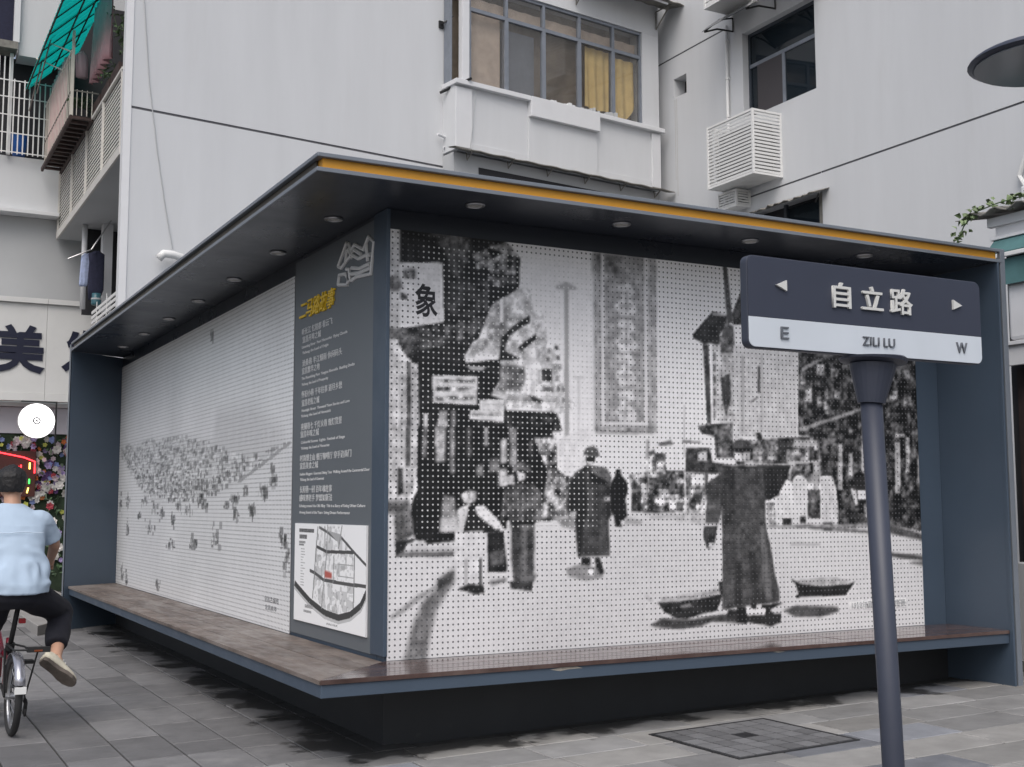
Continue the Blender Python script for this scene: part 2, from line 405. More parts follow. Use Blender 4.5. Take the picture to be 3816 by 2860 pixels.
# plinth and bench
obj('plinth', MB().box((-0.003, -0.003, -0.05), (W_-0.062, -0.0005, ZB-0.10)).box((-0.003, -0.0004, -0.05), (-0.0005, LW-0.1, ZB-0.10)), M['plinth'], K)
# floor skirt peeling at the foot
bench = obj('bench', MB().prism([(-OX, -OY), (W_-0.061, -OY), (W_-0.061, -OY+0.02), (-OX+0.02, -OY+0.02), (-OX+0.02, LF+0.05), (-OX, LF+0.02)], 0.405, ZB-0.027), M['blue'], K, 0.003)
obj('bench_pan', MB().prism([(-OX+0.0205, -OY+0.0205), (W_-0.062, -OY+0.0205), (W_-0.062, -0.016), (-0.016, -0.016), (-0.016, LW-0.06), (-OX+0.0205, LF+0.04)], 0.425, ZB-0.030), M['blue'], bench)
chip = mat('bare_chip', (0.36, 0.33, 0.28), 0.8, var=0.2, vscale=30)
for pts in ([(0.83, 0.468), (0.90, 0.476), (1.02, 0.474), (1.06, 0.464), (0.95, 0.462), (0.90, 0.455), (0.86, 0.462)], [(2.55, 0.474), (2.60, 0.476), (2.66, 0.470), (2.60, 0.467)], [(3.52, 0.475), (3.62, 0.4765), (3.66, 0.470), (3.57, 0.468)]):
    obj('paint_chip', MB().prism(pts, -OY-0.0008, -OY-0.0002, Matrix(((1, 0, 0, 0), (0, 0, 1, 0), (0, 1, 0, 0), (0, 0, 0, 1)))), chip, bench)
# boards
bw = (OX+0.012-0.016)/4
def board(poly, m): return obj('plank', MB().prism(poly, ZB-0.026, ZB+rng.uniform(-0.001, 0.001)), m, bench, 0.0025)
for k in range(4):
    a = -OX-0.012 + k*bw; b2 = a + bw - 0.004
    bwy = (OY+0.012-0.022)/4
    f_ = lambda x: -OY-0.012 + (x+OX+0.012)*bwy/bw     # mitre at the corner
    y = None
    start = [f_(a)+0.003, f_(b2)+0.003]
    cuts = [1.35+0.1*rng.random(), 3.5, 5.9, LF+0.02+0.44*(k+0.5)/4]
    ylo = None
    for j, c in enumerate(cuts):
        lo_a, lo_b = (start if j == 0 else (ylo, ylo))
        board([(a, lo_a), (b2, lo_b), (b2, c-0.003), (a, c-0.003)], M['wood']); ylo = c
    a2 = -OY-0.012 + k*bwy; c2 = a2 + bwy - 0.004
    g_ = lambda y: -OX-0.012 + (y+OY+0.012)*bw/bwy
    xs = [1.6, 3.3, W_-0.064]; xlo = None
    for j, c in enumerate(xs):
        p0, p1 = ((g_(a2)+0.004, g_(c2)+0.004) if j == 0 else (xlo, xlo))
        board([(p0, a2), (c-0.003, a2), (c-0.003, c2), (p1, c2)], M['woodwet']); xlo = c
# downlights in the soffit
dl = MB(); dl.torus((0, 0, 0), (0, 0, 1), 0.055, 0.009, 24, 6)
dme = dl.mesh('downlight'); dme.materials.append(M['steel'])
lens = MB(); lens.tube([(0, 0, 0.0), (0, 0, 0.012)], 0.052, 24); lme = lens.mesh('lens')
M['lens'] = mat('unlit_lens', (0.42, 0.41, 0.38), 0.25, var=0.3, vscale=30); lme.materials.append(M['lens'])
for x, y in [(0.447+1.1*k, -0.353) for k in range(4)] + [(-0.215, 0.41+1.205*k) for k in range(7)]:
    o = inst('downlight', dme, K, (x, y, ZS-0.006)); inst('lens', lme, o, (0, 0, -0.004))

# ---------- printed perforated panels
def srgb2lin(a):
    a = np.clip(a/255.0, 0, 1); return np.where(a <= 0.04045, a/12.92, ((a+0.055)/1.055)**2.4)
nrs = np.random.RandomState(3)
def vnoise(h, w, cells):
    g = nrs.rand(int(h/cells)+3, int(w/cells)+3); yy, xx = np.mgrid[0:h, 0:w]/float(cells)
    y0, x0 = yy.astype(int), xx.astype(int); fy, fx = yy-y0, xx-x0
    fy, fx = fy*fy*(3-2*fy), fx*fx*(3-2*fx)
    return (g[y0, x0]*(1-fx)+g[y0, x0+1]*fx)*(1-fy) + (g[y0+1, x0]*(1-fx)+g[y0+1, x0+1]*fx)*fy
def blur(a, r):
    for ax in (0, 1):
        k = np.pad(a, [(r+1, r) if i == ax else (0, 0) for i in range(2)], mode='edge').cumsum(ax)
        n_ = a.shape[ax]
        sl = lambda s_: tuple(slice(s_, s_+n_) if i == ax else slice(None) for i in range(2))
        a = (k[sl(2*r+1)] - k[sl(0)])/(2*r+1)
    return a
def pmask(shape, q):
    h, w = shape; q = np.asarray(q, float); x0, x1 = int(max(0, q[:, 0].min())), int(min(w, q[:, 0].max()+2)); y0, y1 = int(max(0, q[:, 1].min())), int(min(h, q[:, 1].max()+2))
    m_ = np.zeros(shape)
    if x1 <= x0 or y1 <= y0: return m_
    yy, xx = np.mgrid[y0:y1, x0:x1]+0.5; ins = np.zeros(yy.shape, bool); k = len(q)
    for i in range(k):
        (xa, ya_), (xb, yb_) = q[i], q[(i+1) % k]
        if ya_ == yb_: continue
        ins ^= ((yy < ya_) != (yy < yb_)) & (xx < (xb-xa)*(yy-ya_)/(yb_-ya_)+xa)
    m_[y0:y1, x0:x1] = ins
    return m_
def paint(shape, img, polys, tex):
    for v, n_, b, q in polys:
        q = [(q[i], q[i+1]) for i in range(0, len(q), 2)]
        m_ = pmask(shape, q)
        if b: m_ = blur(m_, 2*b)
        else: m_ = blur(m_, 1)
        img = img*(1-m_) + m_*(v + n_*1.7*(tex-0.5)*2)
    return img
def perforated(name, P0, u, n, wdt, z0, hgt, pitch, img, m, parent, tint=(1.0, 0.985, 1.0)):
    nc, nr = int(round(wdt/pitch)), int(round(hgt/pitch))
    fr_ = np.array([0, 0.31, 0.5, 0.69])
    us = np.append((np.arange(nc)[:, None]+fr_[None, :]).ravel(), nc)/nc; vs = np.append((np.arange(nr)[:, None]+fr_[None, :]).ravel(), nr)/nr
    nu, nv = len(us), len(vs)
    U, V = np.meshgrid(us, vs)                         # rows = v
    iu, iv = np.meshgrid(np.arange(nu) % 4, np.arange(nv) % 4)
    cu, cv = np.where(iu == 1, 1, np.where(iu == 3, -1, 0)), np.where(iv == 1, 1, np.where(iv == 3, -1, 0))
    k = 0.06
    both = (cu != 0) & (cv != 0)
    U2 = U + np.where(both, cu*k, 0)/nc; V2 = V + np.where(both, cv*k, 0)/nr
    u_, n_ = np.array(u, float), np.array(n, float)
    P = np.array(P0)[None, None, :] + (U2*wdt)[..., None]*u_ + np.array((0, 0, 1.0))*(z0 + V2*hgt)[..., None]
    idx = np.arange(nu*nv).reshape(nv, nu)
    q = np.stack([idx[:-1, :-1], idx[:-1, 1:], idx[1:, 1:], idx[1:, :-1]], -1)
    hu, hv = np.meshgrid(np.arange(nu-1) % 4, np.arange(nv-1) % 4)
    q = q[~(((hu == 1) | (hu == 2)) & ((hv == 1) | (hv == 2)))]
    me = bpy.data.meshes.new(name); nf = len(q)
    me.vertices.add(nu*nv); me.vertices.foreach_set('co', P.reshape(-1).astype(np.float32))
    me.loops.add(nf*4); me.loops.foreach_set('vertex_index', q.reshape(-1).astype(np.int32))
    me.polygons.add(nf); me.polygons.foreach_set('loop_start', np.arange(0, nf*4, 4, dtype=np.int32))
    me.update(calc_edges=True)
    h, w = img.shape
    g = img[np.clip((V*h).astype(int), 0, h-1), np.clip((U*w).astype(int), 0, w-1)]
    L = srgb2lin(g)
    colr = np.stack([L*tint[0], L*tint[1], L*tint[2], np.ones_like(L)], -1)
    at = me.color_attributes.new('print', 'FLOAT_COLOR', 'POINT'); at.data.foreach_set('color', colr.reshape(-1).astype(np.float32))
    me.materials.append(m)
    return obj(name, me, None, parent)
def print_mat(name, rough, gain, spec=0.5):
    m = bpy.data.materials.new(name); m.use_nodes = True; n, l = m.node_tree.nodes, m.node_tree.links; b = n['Principled BSDF']
    a = n.new('ShaderNodeVertexColor'); a.layer_name = 'print'
    mx = n.new('ShaderNodeMix'); mx.data_type = 'RGBA'; mx.blend_type = 'MULTIPLY'; mx.inputs[0].default_value = 1; l.new(a.outputs[0], mx.inputs[6]); mx.inputs[7].default_value = (gain, gain, gain, 1)
    l.new(mx.outputs[2], b.inputs['Base Color']); b.inputs['Roughness'].default_value = rough; b.inputs['Specular IOR Level'].default_value = spec
    return m
M['print'] = print_mat('printed_panel', 0.5, 1.32)
M['print2'] = print_mat('printed_glossy_panel', 0.26, 1.34)
M['ink_print'] = mat('black_print', (0.02, 0.02, 0.024), 0.6); M['letterwhite'] = mat('bright_white_lettering', (0.88, 0.88, 0.88), 0.5)
M['back_dark'] = mat('panel_backing_dark', (0.20, 0.20, 0.21), 0.9, var=0.5, vscale=5)
M['back_glow'] = mat('painted_hole_glow', (0.75, 0.75, 0.75), 0.8, var=0.15, vscale=4)

MURAL = [
[190,20,1,[-2,547,15,546,15,413,12,288,-3,288]],
[34,14,0,[14,546,119,545,168,545,158,536,142,537,146,533,183,530,189,525,187,477,168,471,154,464,146,457,139,442,133,425,127,411,116,403,106,384,108,377,158,385,163,363,152,348,144,336,165,332,167,317,240,317,249,305,250,291,41,286,40,368,26,379,13,397,13,416,76,429,74,507,14,502]],
[100,30,2,[57,545,117,545,106,505,97,487,89,498,74,528]],
[58,25,2,[82,486,108,485,131,494,139,466,127,445,89,435,78,451]],
[128,70,0,[116,523,139,533,146,521,166,530,181,525,181,500,146,500,137,508,125,503]],
[150,50,0,[146,537,168,545,189,525,166,528]],
[110,50,0,[139,496,181,498,183,491,158,482,142,484]],
[90,30,1,[135,487,142,491,142,446,135,449]],
[208,6,0,[14,501,69,508,76,430,18,420,14,456]],
[120,50,1,[19,494,36,495,36,483,20,482]],
[70,0,0,[15,464,24,460,24,455,15,455]],
[112,30,1,[0,484,13,483,19,470,9,464,-1,465]],
[120,30,1,[-1,417,15,417,15,403,-1,402]],
[80,40,1,[13,415,89,427,116,437,137,442,135,426,112,410,82,401,60,391,40,388,26,379,15,397]],
[38,14,0,[40,388,108,409,116,401,106,384,90,379,40,378]],
[192,40,0,[187,484,203,484,208,454,223,450,229,435,231,417,239,404,249,376,261,341,277,324,249,316,240,317,205,321,167,320,165,334,144,338,152,348,197,347,197,373,158,380,156,392,104,384,116,403,127,411,139,442,146,457,154,464,168,471]],
[150,40,1,[166,469,168,434,179,431,166,420,154,392,131,390,137,421]],
[212,0,0,[158,466,163,467,163,435,158,435]],
[120,20,0,[142,429,166,430,166,427,142,425]],
[48,15,0,[183,435,203,447,203,438,191,430,173,419,167,406,166,396,181,391,191,387,156,383,160,413,173,427]],
[48,10,0,[197,412,213,423,214,416,191,399,183,400]],
[118,35,1,[158,378,197,378,198,359,187,341,152,343,158,361]],
[212,20,0,[195,401,213,407,217,339,201,335,197,356]],
[62,20,0,[222,375,237,376,237,359,222,359]],
[90,40,0,[223,352,239,352,239,345,223,345]],
[120,30,0,[242,409,248,409,248,403,242,402]],
[120,30,0,[244,395,250,395,250,389,244,388]],
[120,30,0,[247,383,253,383,253,376,247,376]],
[120,30,0,[243,367,249,367,248,360,243,360]],
[120,30,0,[245,353,250,353,250,346,245,346]],
[120,30,0,[253,353,259,353,259,347,253,346]],
[120,30,0,[253,337,259,337,258,331,253,330]],
[120,30,0,[231,405,237,405,237,398,231,398]],
[120,30,0,[229,392,234,393,234,386,229,386]],
[60,0,0,[201,339,224,333,222,329,210,330]],
[202,8,0,[60,359,125,361,124,322,61,323]],
[132,70,0,[66,354,121,357,121,352,66,349]],
[132,70,0,[66,344,121,346,121,341,66,339]],
[132,70,0,[66,332,121,335,121,329,66,327]],
[205,15,0,[128,330,165,332,164,301,113,303,114,316,128,316]],
[150,50,0,[116,312,161,314,161,310,116,308]],
[160,0,0,[106,374,140,374,131,368,116,368]],
[45,25,0,[167,313,245,316,249,305,253,292,167,289]],
[172,20,0,[13,375,40,372,42,289,14,288]],
[88,20,0,[24,374,30,374,31,289,25,289]],
[185,10,0,[48,309,54,309,54,288,48,288]],
[150,30,0,[70,313,81,313,82,289,66,288]],
[118,20,0,[86,314,94,314,94,289,86,289]],
[155,0,1,[259,491,264,491,263,292,258,292]],
[165,0,1,[244,491,261,498,279,490,246,487]],
[168,14,1,[304,544,412,545,408,294,304,292]],
[158,16,1,[326,543,390,547,388,308,323,306]],
[120,25,2,[304,544,350,543,345,515,319,520,304,515]],
[205,0,0,[318,544,323,543,322,305,316,304]],
[205,0,0,[390,546,397,546,393,301,387,301]],
[205,12,1,[343,500,367,506,375,492,362,485,377,471,375,460,349,457,340,472,351,482]],
[140,0,1,[345,491,356,492,356,490,345,489]],
[145,0,1,[347,473,371,475,371,472,347,471]],
[150,0,1,[358,494,361,494,361,465,358,464]],
[205,12,1,[342,449,366,454,375,440,361,433,377,420,374,408,348,406,340,421,351,431]],
[140,0,1,[344,440,355,440,355,438,344,437]],
[145,0,1,[346,421,370,423,370,421,346,419]],
[150,0,1,[357,442,360,442,360,413,357,413]],
[205,12,1,[342,400,365,405,374,391,361,385,376,371,373,360,347,358,339,373,350,382]],
[140,0,1,[344,391,354,392,354,390,344,389]],
[145,0,1,[345,373,369,374,369,372,345,371]],
[150,0,1,[357,394,360,394,359,365,356,365]],
[205,12,1,[341,349,365,354,373,340,360,334,375,320,373,309,347,307,338,322,349,332]],
[140,0,1,[343,340,354,341,354,339,343,338]],
[145,0,1,[345,322,369,323,369,321,345,320]],
[150,0,1,[356,343,359,343,358,314,355,314]],
[206,0,0,[317,306,392,309,392,303,317,301]],
[148,25,1,[306,299,401,302,401,292,306,290]],
[165,0,0,[321,301,390,303,390,300,321,298]],
[160,0,1,[258,496,262,497,263,255,257,255]],
[170,0,1,[252,490,260,498,279,490,256,487]],
[180,0,1,[271,367,289,368,289,366,271,365]],
[178,0,1,[279,365,281,365,280,270,279,270]],
[170,0,0,[456,335,458,335,456,259,454,259]],
[88,15,0,[531,547,539,547,547,463,537,459]],
[70,40,0,[546,475,569,521,576,528,647,544,644,466,548,459]],
[52,12,0,[474,439,510,476,536,472,536,458,523,442,528,421,509,428,492,427,474,434]],
[212,0,0,[510,473,534,473,534,471,510,471]],
[108,35,0,[533,460,548,457,551,415,527,402,521,427]],
[196,14,0,[509,426,524,427,521,313,506,312]],
[75,20,0,[492,427,502,426,504,310,497,310]],
[120,20,0,[510,415,515,415,515,403,510,403]],
[120,20,0,[510,397,515,398,514,386,510,386]],
[120,20,0,[509,380,514,381,514,369,509,369]],
[120,20,0,[509,363,514,363,514,352,509,352]],
[120,20,0,[509,346,513,346,513,335,508,335]],
[120,20,0,[508,329,513,329,513,318,508,318]],
[178,25,0,[524,415,549,417,546,313,521,313]],
[68,20,0,[523,377,540,386,542,351,532,322,528,332]],
[188,10,0,[547,421,643,426,639,293,546,290]],
[168,14,1,[554,413,601,416,599,325,551,323]],
[85,0,0,[592,398,596,398,595,359,591,359]],
[100,0,0,[557,413,559,414,557,333,554,333]],
[100,0,0,[576,344,591,353,593,350,578,342]],
[88,45,0,[480,306,544,313,543,281,485,296]],
[110,0,0,[452,284,484,283,484,281,452,281]],
[95,50,0,[510,290,543,287,545,260,512,260]],
[50,0,0,[587,299,597,299,602,261,593,261]],
[58,48,0,[675,513,928,534,920,344,922,272,922,148,855,159,813,163,743,158,744,195,738,219,731,236,710,235,708,295,668,297]],
[196,8,0,[547,428,671,436,666,295,597,295,594,300,547,286]],
[165,0,1,[562,413,568,413,564,297,559,297]],
[75,0,0,[593,399,597,399,596,359,592,359]],
[170,0,1,[599,418,603,418,599,298,596,298]],
[182,0,0,[632,417,634,417,630,299,628,299]],
[110,0,0,[577,345,592,353,593,351,578,343]],
[132,50,0,[709,408,723,408,723,392,708,391]],
[132,50,0,[722,370,730,370,729,331,721,331]],
[132,50,0,[683,368,698,369,697,349,682,349]],
[132,50,0,[676,395,687,395,686,376,676,376]],
[132,50,0,[738,404,753,404,752,390,737,390]],
[132,50,0,[760,410,775,411,775,403,760,402]],
[132,50,0,[855,413,872,413,871,390,854,390]],
[132,50,0,[861,373,878,374,877,359,860,359]],
[132,50,0,[707,366,716,367,716,342,707,342]],
[132,50,0,[744,368,758,368,758,357,743,357]],
[132,50,0,[890,409,905,409,905,395,889,394]],
[132,50,0,[892,371,908,372,907,352,891,351]],
[140,20,0,[668,308,802,345,806,341,673,302]],
[150,20,0,[677,400,709,416,724,417,680,395]],
[168,25,0,[748,285,757,285,754,214,745,214]],
[168,25,0,[769,272,777,272,776,236,768,236]],
[168,25,0,[796,292,808,292,806,242,794,242]],
[168,25,0,[868,291,880,291,876,209,865,209]],
[168,25,0,[893,300,901,300,898,243,890,243]],
[168,25,0,[869,305,891,305,890,300,869,299]],
[150,20,0,[917,272,922,272,920,226,914,226]],
[112,60,0,[547,286,666,294,709,298,711,257,709,225,660,224,599,240,566,250]],
[58,20,0,[628,291,645,291,644,253,627,253]],
[185,20,0,[659,289,705,290,704,279,658,278]],
[165,20,0,[696,257,707,257,706,214,695,214]],
[170,20,0,[647,256,654,256,653,230,646,230]],
[175,20,0,[556,255,593,255,592,240,556,239]],
[26,12,0,[40,291,234,297,241,279,223,281,232,244,231,178,211,169,176,171,172,159,163,161,155,171,125,186,112,194,96,186,92,157,92,146,55,143,39,148,33,161,31,179,33,197,41,212,38,243]],
[128,75,0,[209,282,243,283,245,240,257,231,266,231,261,178,233,170,218,170,229,236]],
[214,6,0,[245,279,297,301,297,257,280,239,257,231,245,252]],
[185,20,0,[-6,290,40,291,40,238,-5,237]],
[86,20,0,[23,291,30,291,30,239,23,239]],
[190,25,0,[-5,237,40,240,33,207,23,197,-5,199]],
[58,20,0,[13,239,20,238,21,207,13,203]],
[175,25,0,[21,239,25,228,29,241,38,240,35,212,23,199]],
[112,25,1,[-3,199,29,199,35,154,13,143,11,129,9,179,-3,183]],
[118,30,1,[46,291,53,292,53,253,46,253]],
[165,30,1,[64,292,79,292,79,248,65,247]],
[150,30,1,[85,292,92,293,92,233,85,233]],
[85,30,1,[110,293,116,293,116,254,110,254]],
[128,30,1,[134,294,141,294,141,269,134,269]],
[185,30,1,[159,279,168,280,168,247,159,247]],
[140,30,1,[172,295,183,295,183,243,172,243]],
[110,30,1,[142,254,157,254,157,235,142,235]],
[170,30,1,[155,239,168,239,168,216,155,216]],
[108,30,1,[123,244,133,245,133,228,123,227]],
[90,30,1,[201,276,207,277,207,255,201,255]],
[135,20,1,[75,205,91,203,98,171,96,157,71,157]],
[190,10,1,[73,175,96,175,96,157,73,157]],
[42,0,0,[11,147,39,149,23,138,21,128,11,128]],
[190,10,0,[25,144,49,148,55,141,85,142,90,133,23,134]],
[112,15,1,[19,134,93,133,93,126,11,127]],
[118,14,2,[22,-3,32,33,47,70,67,86,69,97,92,113,92,94,80,78,68,61,60,34,52,-5]],
[72,10,1,[69,97,91,108,90,96,69,84]],
[150,8,1,[4,54,43,80,67,91,67,86,43,71,6,49]],
[38,10,0,[139,156,163,157,168,111,167,104,140,105]],
[85,20,1,[142,130,163,133,163,116,144,113]],
[42,8,0,[112,190,125,194,138,186,157,171,157,156,133,156,104,157,108,175]],
[165,40,0,[102,207,112,211,125,209,123,197,112,192,104,196]],
[215,0,0,[101,205,109,210,112,203,106,196]],
[216,4,0,[121,190,133,192,157,171,162,161,152,159,125,179]],
[190,0,0,[106,186,112,186,104,157,98,151]],
[206,8,0,[94,157,133,158,139,149,136,104,129,88,102,89,96,114,90,124]],
[150,0,1,[107,123,110,123,110,90,107,90]],
[42,0,0,[96,85,112,90,133,89,135,78,121,77]],
[66,0,0,[128,123,131,123,131,87,128,88]],
[84,28,1,[165,213,181,220,207,222,218,211,225,186,218,170,172,169,167,178,163,171,157,171,161,197]],
[72,22,1,[174,169,209,169,208,90,178,91,174,122]],
[108,10,1,[189,167,198,167,197,95,190,95]],
[30,0,0,[172,171,209,171,209,166,172,167]],
[105,25,0,[176,241,187,249,203,246,205,234,176,236]],
[200,10,0,[183,236,196,234,196,226,185,223]],
[196,20,0,[155,228,178,232,180,219,159,218]],
[40,0,0,[181,239,205,236,207,226,196,226,196,233]],
[58,15,0,[172,92,206,91,205,78,174,82]],
[195,0,0,[167,171,173,171,173,135,167,135]],
[115,20,1,[207,217,220,209,220,178,211,178]],
[108,0,1,[140,93,167,96,167,92,146,88]],
[110,0,1,[189,101,215,100,206,92,189,91]],
[138,8,1,[257,106,284,113,319,101,315,93,290,89,261,96]],
[140,10,1,[240,174,272,175,272,158,254,162]],
[72,14,0,[289,245,302,245,323,242,331,230,328,208,332,187,326,173,327,122,276,122,272,173,262,175,260,205,264,226,273,236]],
[42,8,1,[264,222,289,243,291,191,280,121,276,123,272,175,261,180]],
[108,15,1,[297,245,323,242,330,230,326,221,301,229]],
[36,0,0,[296,238,327,223,322,218,297,222]],
[82,15,0,[291,270,302,273,310,267,313,258,286,260]],
[46,0,0,[290,258,306,259,304,251,295,245,291,247]],
[210,0,0,[293,251,301,251,301,247,293,247]],
[38,0,0,[282,121,296,120,296,110,282,111]],
[42,0,0,[303,120,311,120,318,100,312,97,304,107]],
[222,0,0,[292,104,301,104,301,96,292,97]],
[170,0,0,[263,182,274,183,273,173,265,174]],
[46,0,1,[320,217,329,219,330,175,322,173]],
[170,0,0,[319,203,329,203,329,197,319,197]],
[28,5,0,[339,241,346,241,348,232,356,225,358,212,354,200,356,175,345,169,348,161,337,162,336,173,330,182,330,201,327,208,331,224,337,231]],
[160,0,1,[354,175,384,169,379,164,351,165]],
[128,75,0,[361,234,389,237,392,254,418,267,424,240,454,240,455,190,446,181,388,180,379,182,369,184,363,205]],
[214,30,0,[389,256,399,256,398,239,389,238]],
[214,30,0,[407,252,419,252,419,238,407,238]],
[58,30,0,[365,210,380,210,379,182,364,182]],
[66,30,0,[391,209,402,209,402,182,390,182]],
[96,30,0,[403,264,423,264,422,253,402,253]],
[84,30,0,[440,196,452,196,451,182,440,182]],
[90,30,0,[411,234,424,234,424,223,411,223]],
[80,30,0,[431,231,442,231,442,218,431,218]],
[200,30,0,[380,223,389,223,389,209,380,209]],
[205,30,0,[406,201,419,201,419,191,406,191]],
[205,30,0,[428,196,439,196,439,183,428,183]],
[80,30,0,[376,230,389,230,389,223,376,223]],
[105,0,0,[410,279,432,284,437,278,413,275]],
[90,0,0,[389,265,403,269,407,263,392,260]],
[140,20,1,[390,283,394,283,394,256,389,256]],
[140,75,0,[456,236,497,241,494,183,482,172,459,179]],
[80,20,0,[469,209,487,205,482,192,469,196]],
[212,8,0,[474,235,488,237,488,220,472,222]],
[180,12,1,[379,176,494,183,493,161,446,169,388,174]],
[62,22,0,[459,273,500,274,505,254,538,250,537,237,456,238]],
[190,10,0,[479,267,496,268,496,255,479,255]],
[78,14,0,[492,222,535,245,588,247,630,250,629,205,601,198,600,160,609,133,617,86,624,66,624,48,546,43,521,44,522,116,526,183,522,190,514,166,491,165,494,198]],
[42,8,1,[527,228,551,228,542,160,544,138,534,97,535,51,521,44,523,135,529,181]],
[104,12,1,[549,134,565,134,575,51,558,48]],
[98,8,1,[536,116,546,116,549,47,539,45]],
[92,14,1,[494,198,520,192,514,164,493,165]],
[62,15,0,[489,161,512,161,506,135,497,128,492,130,486,148]],
[190,0,0,[495,137,505,137,505,129,495,130]],
[206,4,0,[522,190,528,190,527,160,522,116,518,81,510,81,509,131,518,166]],
[80,15,0,[543,283,558,289,574,285,580,276,543,268]],
[165,30,0,[558,269,576,270,574,257,559,253]],
[35,0,0,[543,275,579,276,579,269,547,268]],
[48,0,0,[547,256,564,255,568,241,552,243]],
[165,20,1,[412,62,466,65,512,72,518,66,466,57,412,56]],
[72,12,1,[392,25,412,33,465,30,546,36,558,22,541,21,499,25,479,19,443,17,403,21]],
[46,12,0,[406,55,443,55,484,59,519,63,515,52,507,39,484,37,456,31,438,32,416,42]],
[130,0,0,[441,49,461,52,466,47,448,46]],
[48,0,0,[512,81,520,81,521,61,514,63]],
[38,0,0,[544,43,563,43,562,19,543,21]],
[212,0,0,[561,42,596,39,594,29,565,30]],
[170,0,1,[386,66,397,60,395,57,386,62]],
[78,14,0,[523,246,602,242,598,198,603,148,615,96,620,49,560,46,528,41,518,41]],
[56,10,2,[523,241,546,242,544,162,521,162]],
[56,8,1,[542,110,555,110,554,46,541,47]],
[54,8,1,[569,123,581,122,587,50,573,48]],
[104,10,1,[590,161,598,161,610,52,597,52]],
[44,8,0,[599,245,652,252,643,230,625,206,608,198,600,206]],
[150,50,0,[604,195,618,195,624,161,607,164]],
[206,8,0,[655,230,666,239,683,230,685,174,665,174,656,198]],
[198,10,0,[710,233,721,238,735,233,742,214,743,164,709,164]],
[206,8,0,[618,203,646,206,648,174,631,171,631,150,622,153]],
[60,0,0,[659,243,670,243,669,237,659,237]],
[60,0,0,[716,244,726,244,726,237,715,237]],
[80,40,0,[684,214,709,214,708,171,683,171]],
[48,0,0,[714,164,731,164,730,152,714,152]],
[50,0,0,[667,174,679,174,679,164,667,164]],
[60,30,0,[634,171,651,171,651,161,634,161]],
[140,30,1,[603,161,743,162,813,163,817,156,743,154,603,158]],
[90,10,1,[686,158,809,151,809,147,686,155]],
[48,0,0,[781,231,794,237,812,235,812,214,782,214]],
[210,0,0,[785,214,810,214,809,199,785,199]],
[198,0,0,[771,217,782,214,785,192,779,191]],
[150,20,0,[796,189,809,187,808,170,800,173]],
[185,0,0,[523,251,652,253,652,251,523,249]],
[50,0,0,[523,249,651,250,651,247,523,246]],
[190,0,0,[653,256,711,260,711,257,652,253]],
[86,15,1,[809,163,851,161,922,144,921,134,858,145,813,153]],
[84,12,1,[841,117,922,110,926,101,875,106,841,112]],
[108,0,1,[886,99,926,101,926,93]],
[160,0,1,[647,134,706,133,706,130,647,131]],
[168,15,0,[655,78,726,82,767,75,758,69,704,69,665,73]],
[84,10,1,[630,35,654,41,738,36,740,29,702,22,653,25]],
[44,8,0,[647,81,664,73,704,68,758,69,775,73,753,53,661,54,657,70]],
[44,0,0,[656,57,663,56,663,52,656,52]],
[44,0,0,[590,45,630,46,605,37,623,23,609,13,592,16]],
[214,0,0,[560,43,597,39,596,30,562,33]],
[58,10,0,[553,34,598,32,591,16,550,24,527,30,528,40,547,39]],
[38,0,0,[544,43,563,43,562,19,543,21]],
[214,0,0,[561,42,596,39,594,29,565,30]],
[52,0,0,[563,30,596,32,626,31,625,17,605,13,591,17,558,22]],
[214,0,0,[560,43,597,39,596,30,562,33]],
[50,0,0,[570,48,580,48,580,39,570,41]]]
mw, mh = 4.594, 2.725
h_, w_ = 545, 919
tex = 0.5*vnoise(h_, w_, 9) + 0.3*vnoise(h_, w_, 4) + 0.2*nrs.rand(h_, w_)
tex = np.clip((tex-0.5)*1.5+0.5, 0, 1)
zz = np.linspace(0, 1, h_)[:, None]*np.ones((1, w_))
img = np.where(zz > 0.34, 219, 204) + 0.0
img = blur(img, 12) + (vnoise(h_, w_, 120)-0.5)*16 + (tex-0.5)*7
img = paint((h_, w_), img, MURAL, tex)
img = blur(img, 1)*1.35 - 0.35*blur(img, 3); img = img - (1-np.clip(img, 0, 255)/255.0)*16
img = np.clip(img + (nrs.rand(h_, w_)-0.5)*8, 10, 236)
photo = perforated('photo_panel', (0.013, -0.010, 0), (1, 0, 0), (0, -1, 0), mw, 0.505, 2.705, 0.0361, img, M['print'], K)
tag(photo, 'perforated panel printed with an old black and white street photograph')
box('backing_sheet', (0.014, -0.0045, 0.506), (mw+0.01, -0.0015, 3.209), M['back_dark'], photo)
box('backing_sheet', (0.24, -0.0068, 1.30), (1.55, -0.0048, 3.14), M['back_glow'], photo)  # pale patch stands in for light showing through the holes
box('panel_trim', (mw+0.0135, -0.016, 0.505), (mw+0.022, -0.0005, 3.21), M['blue'], photo)

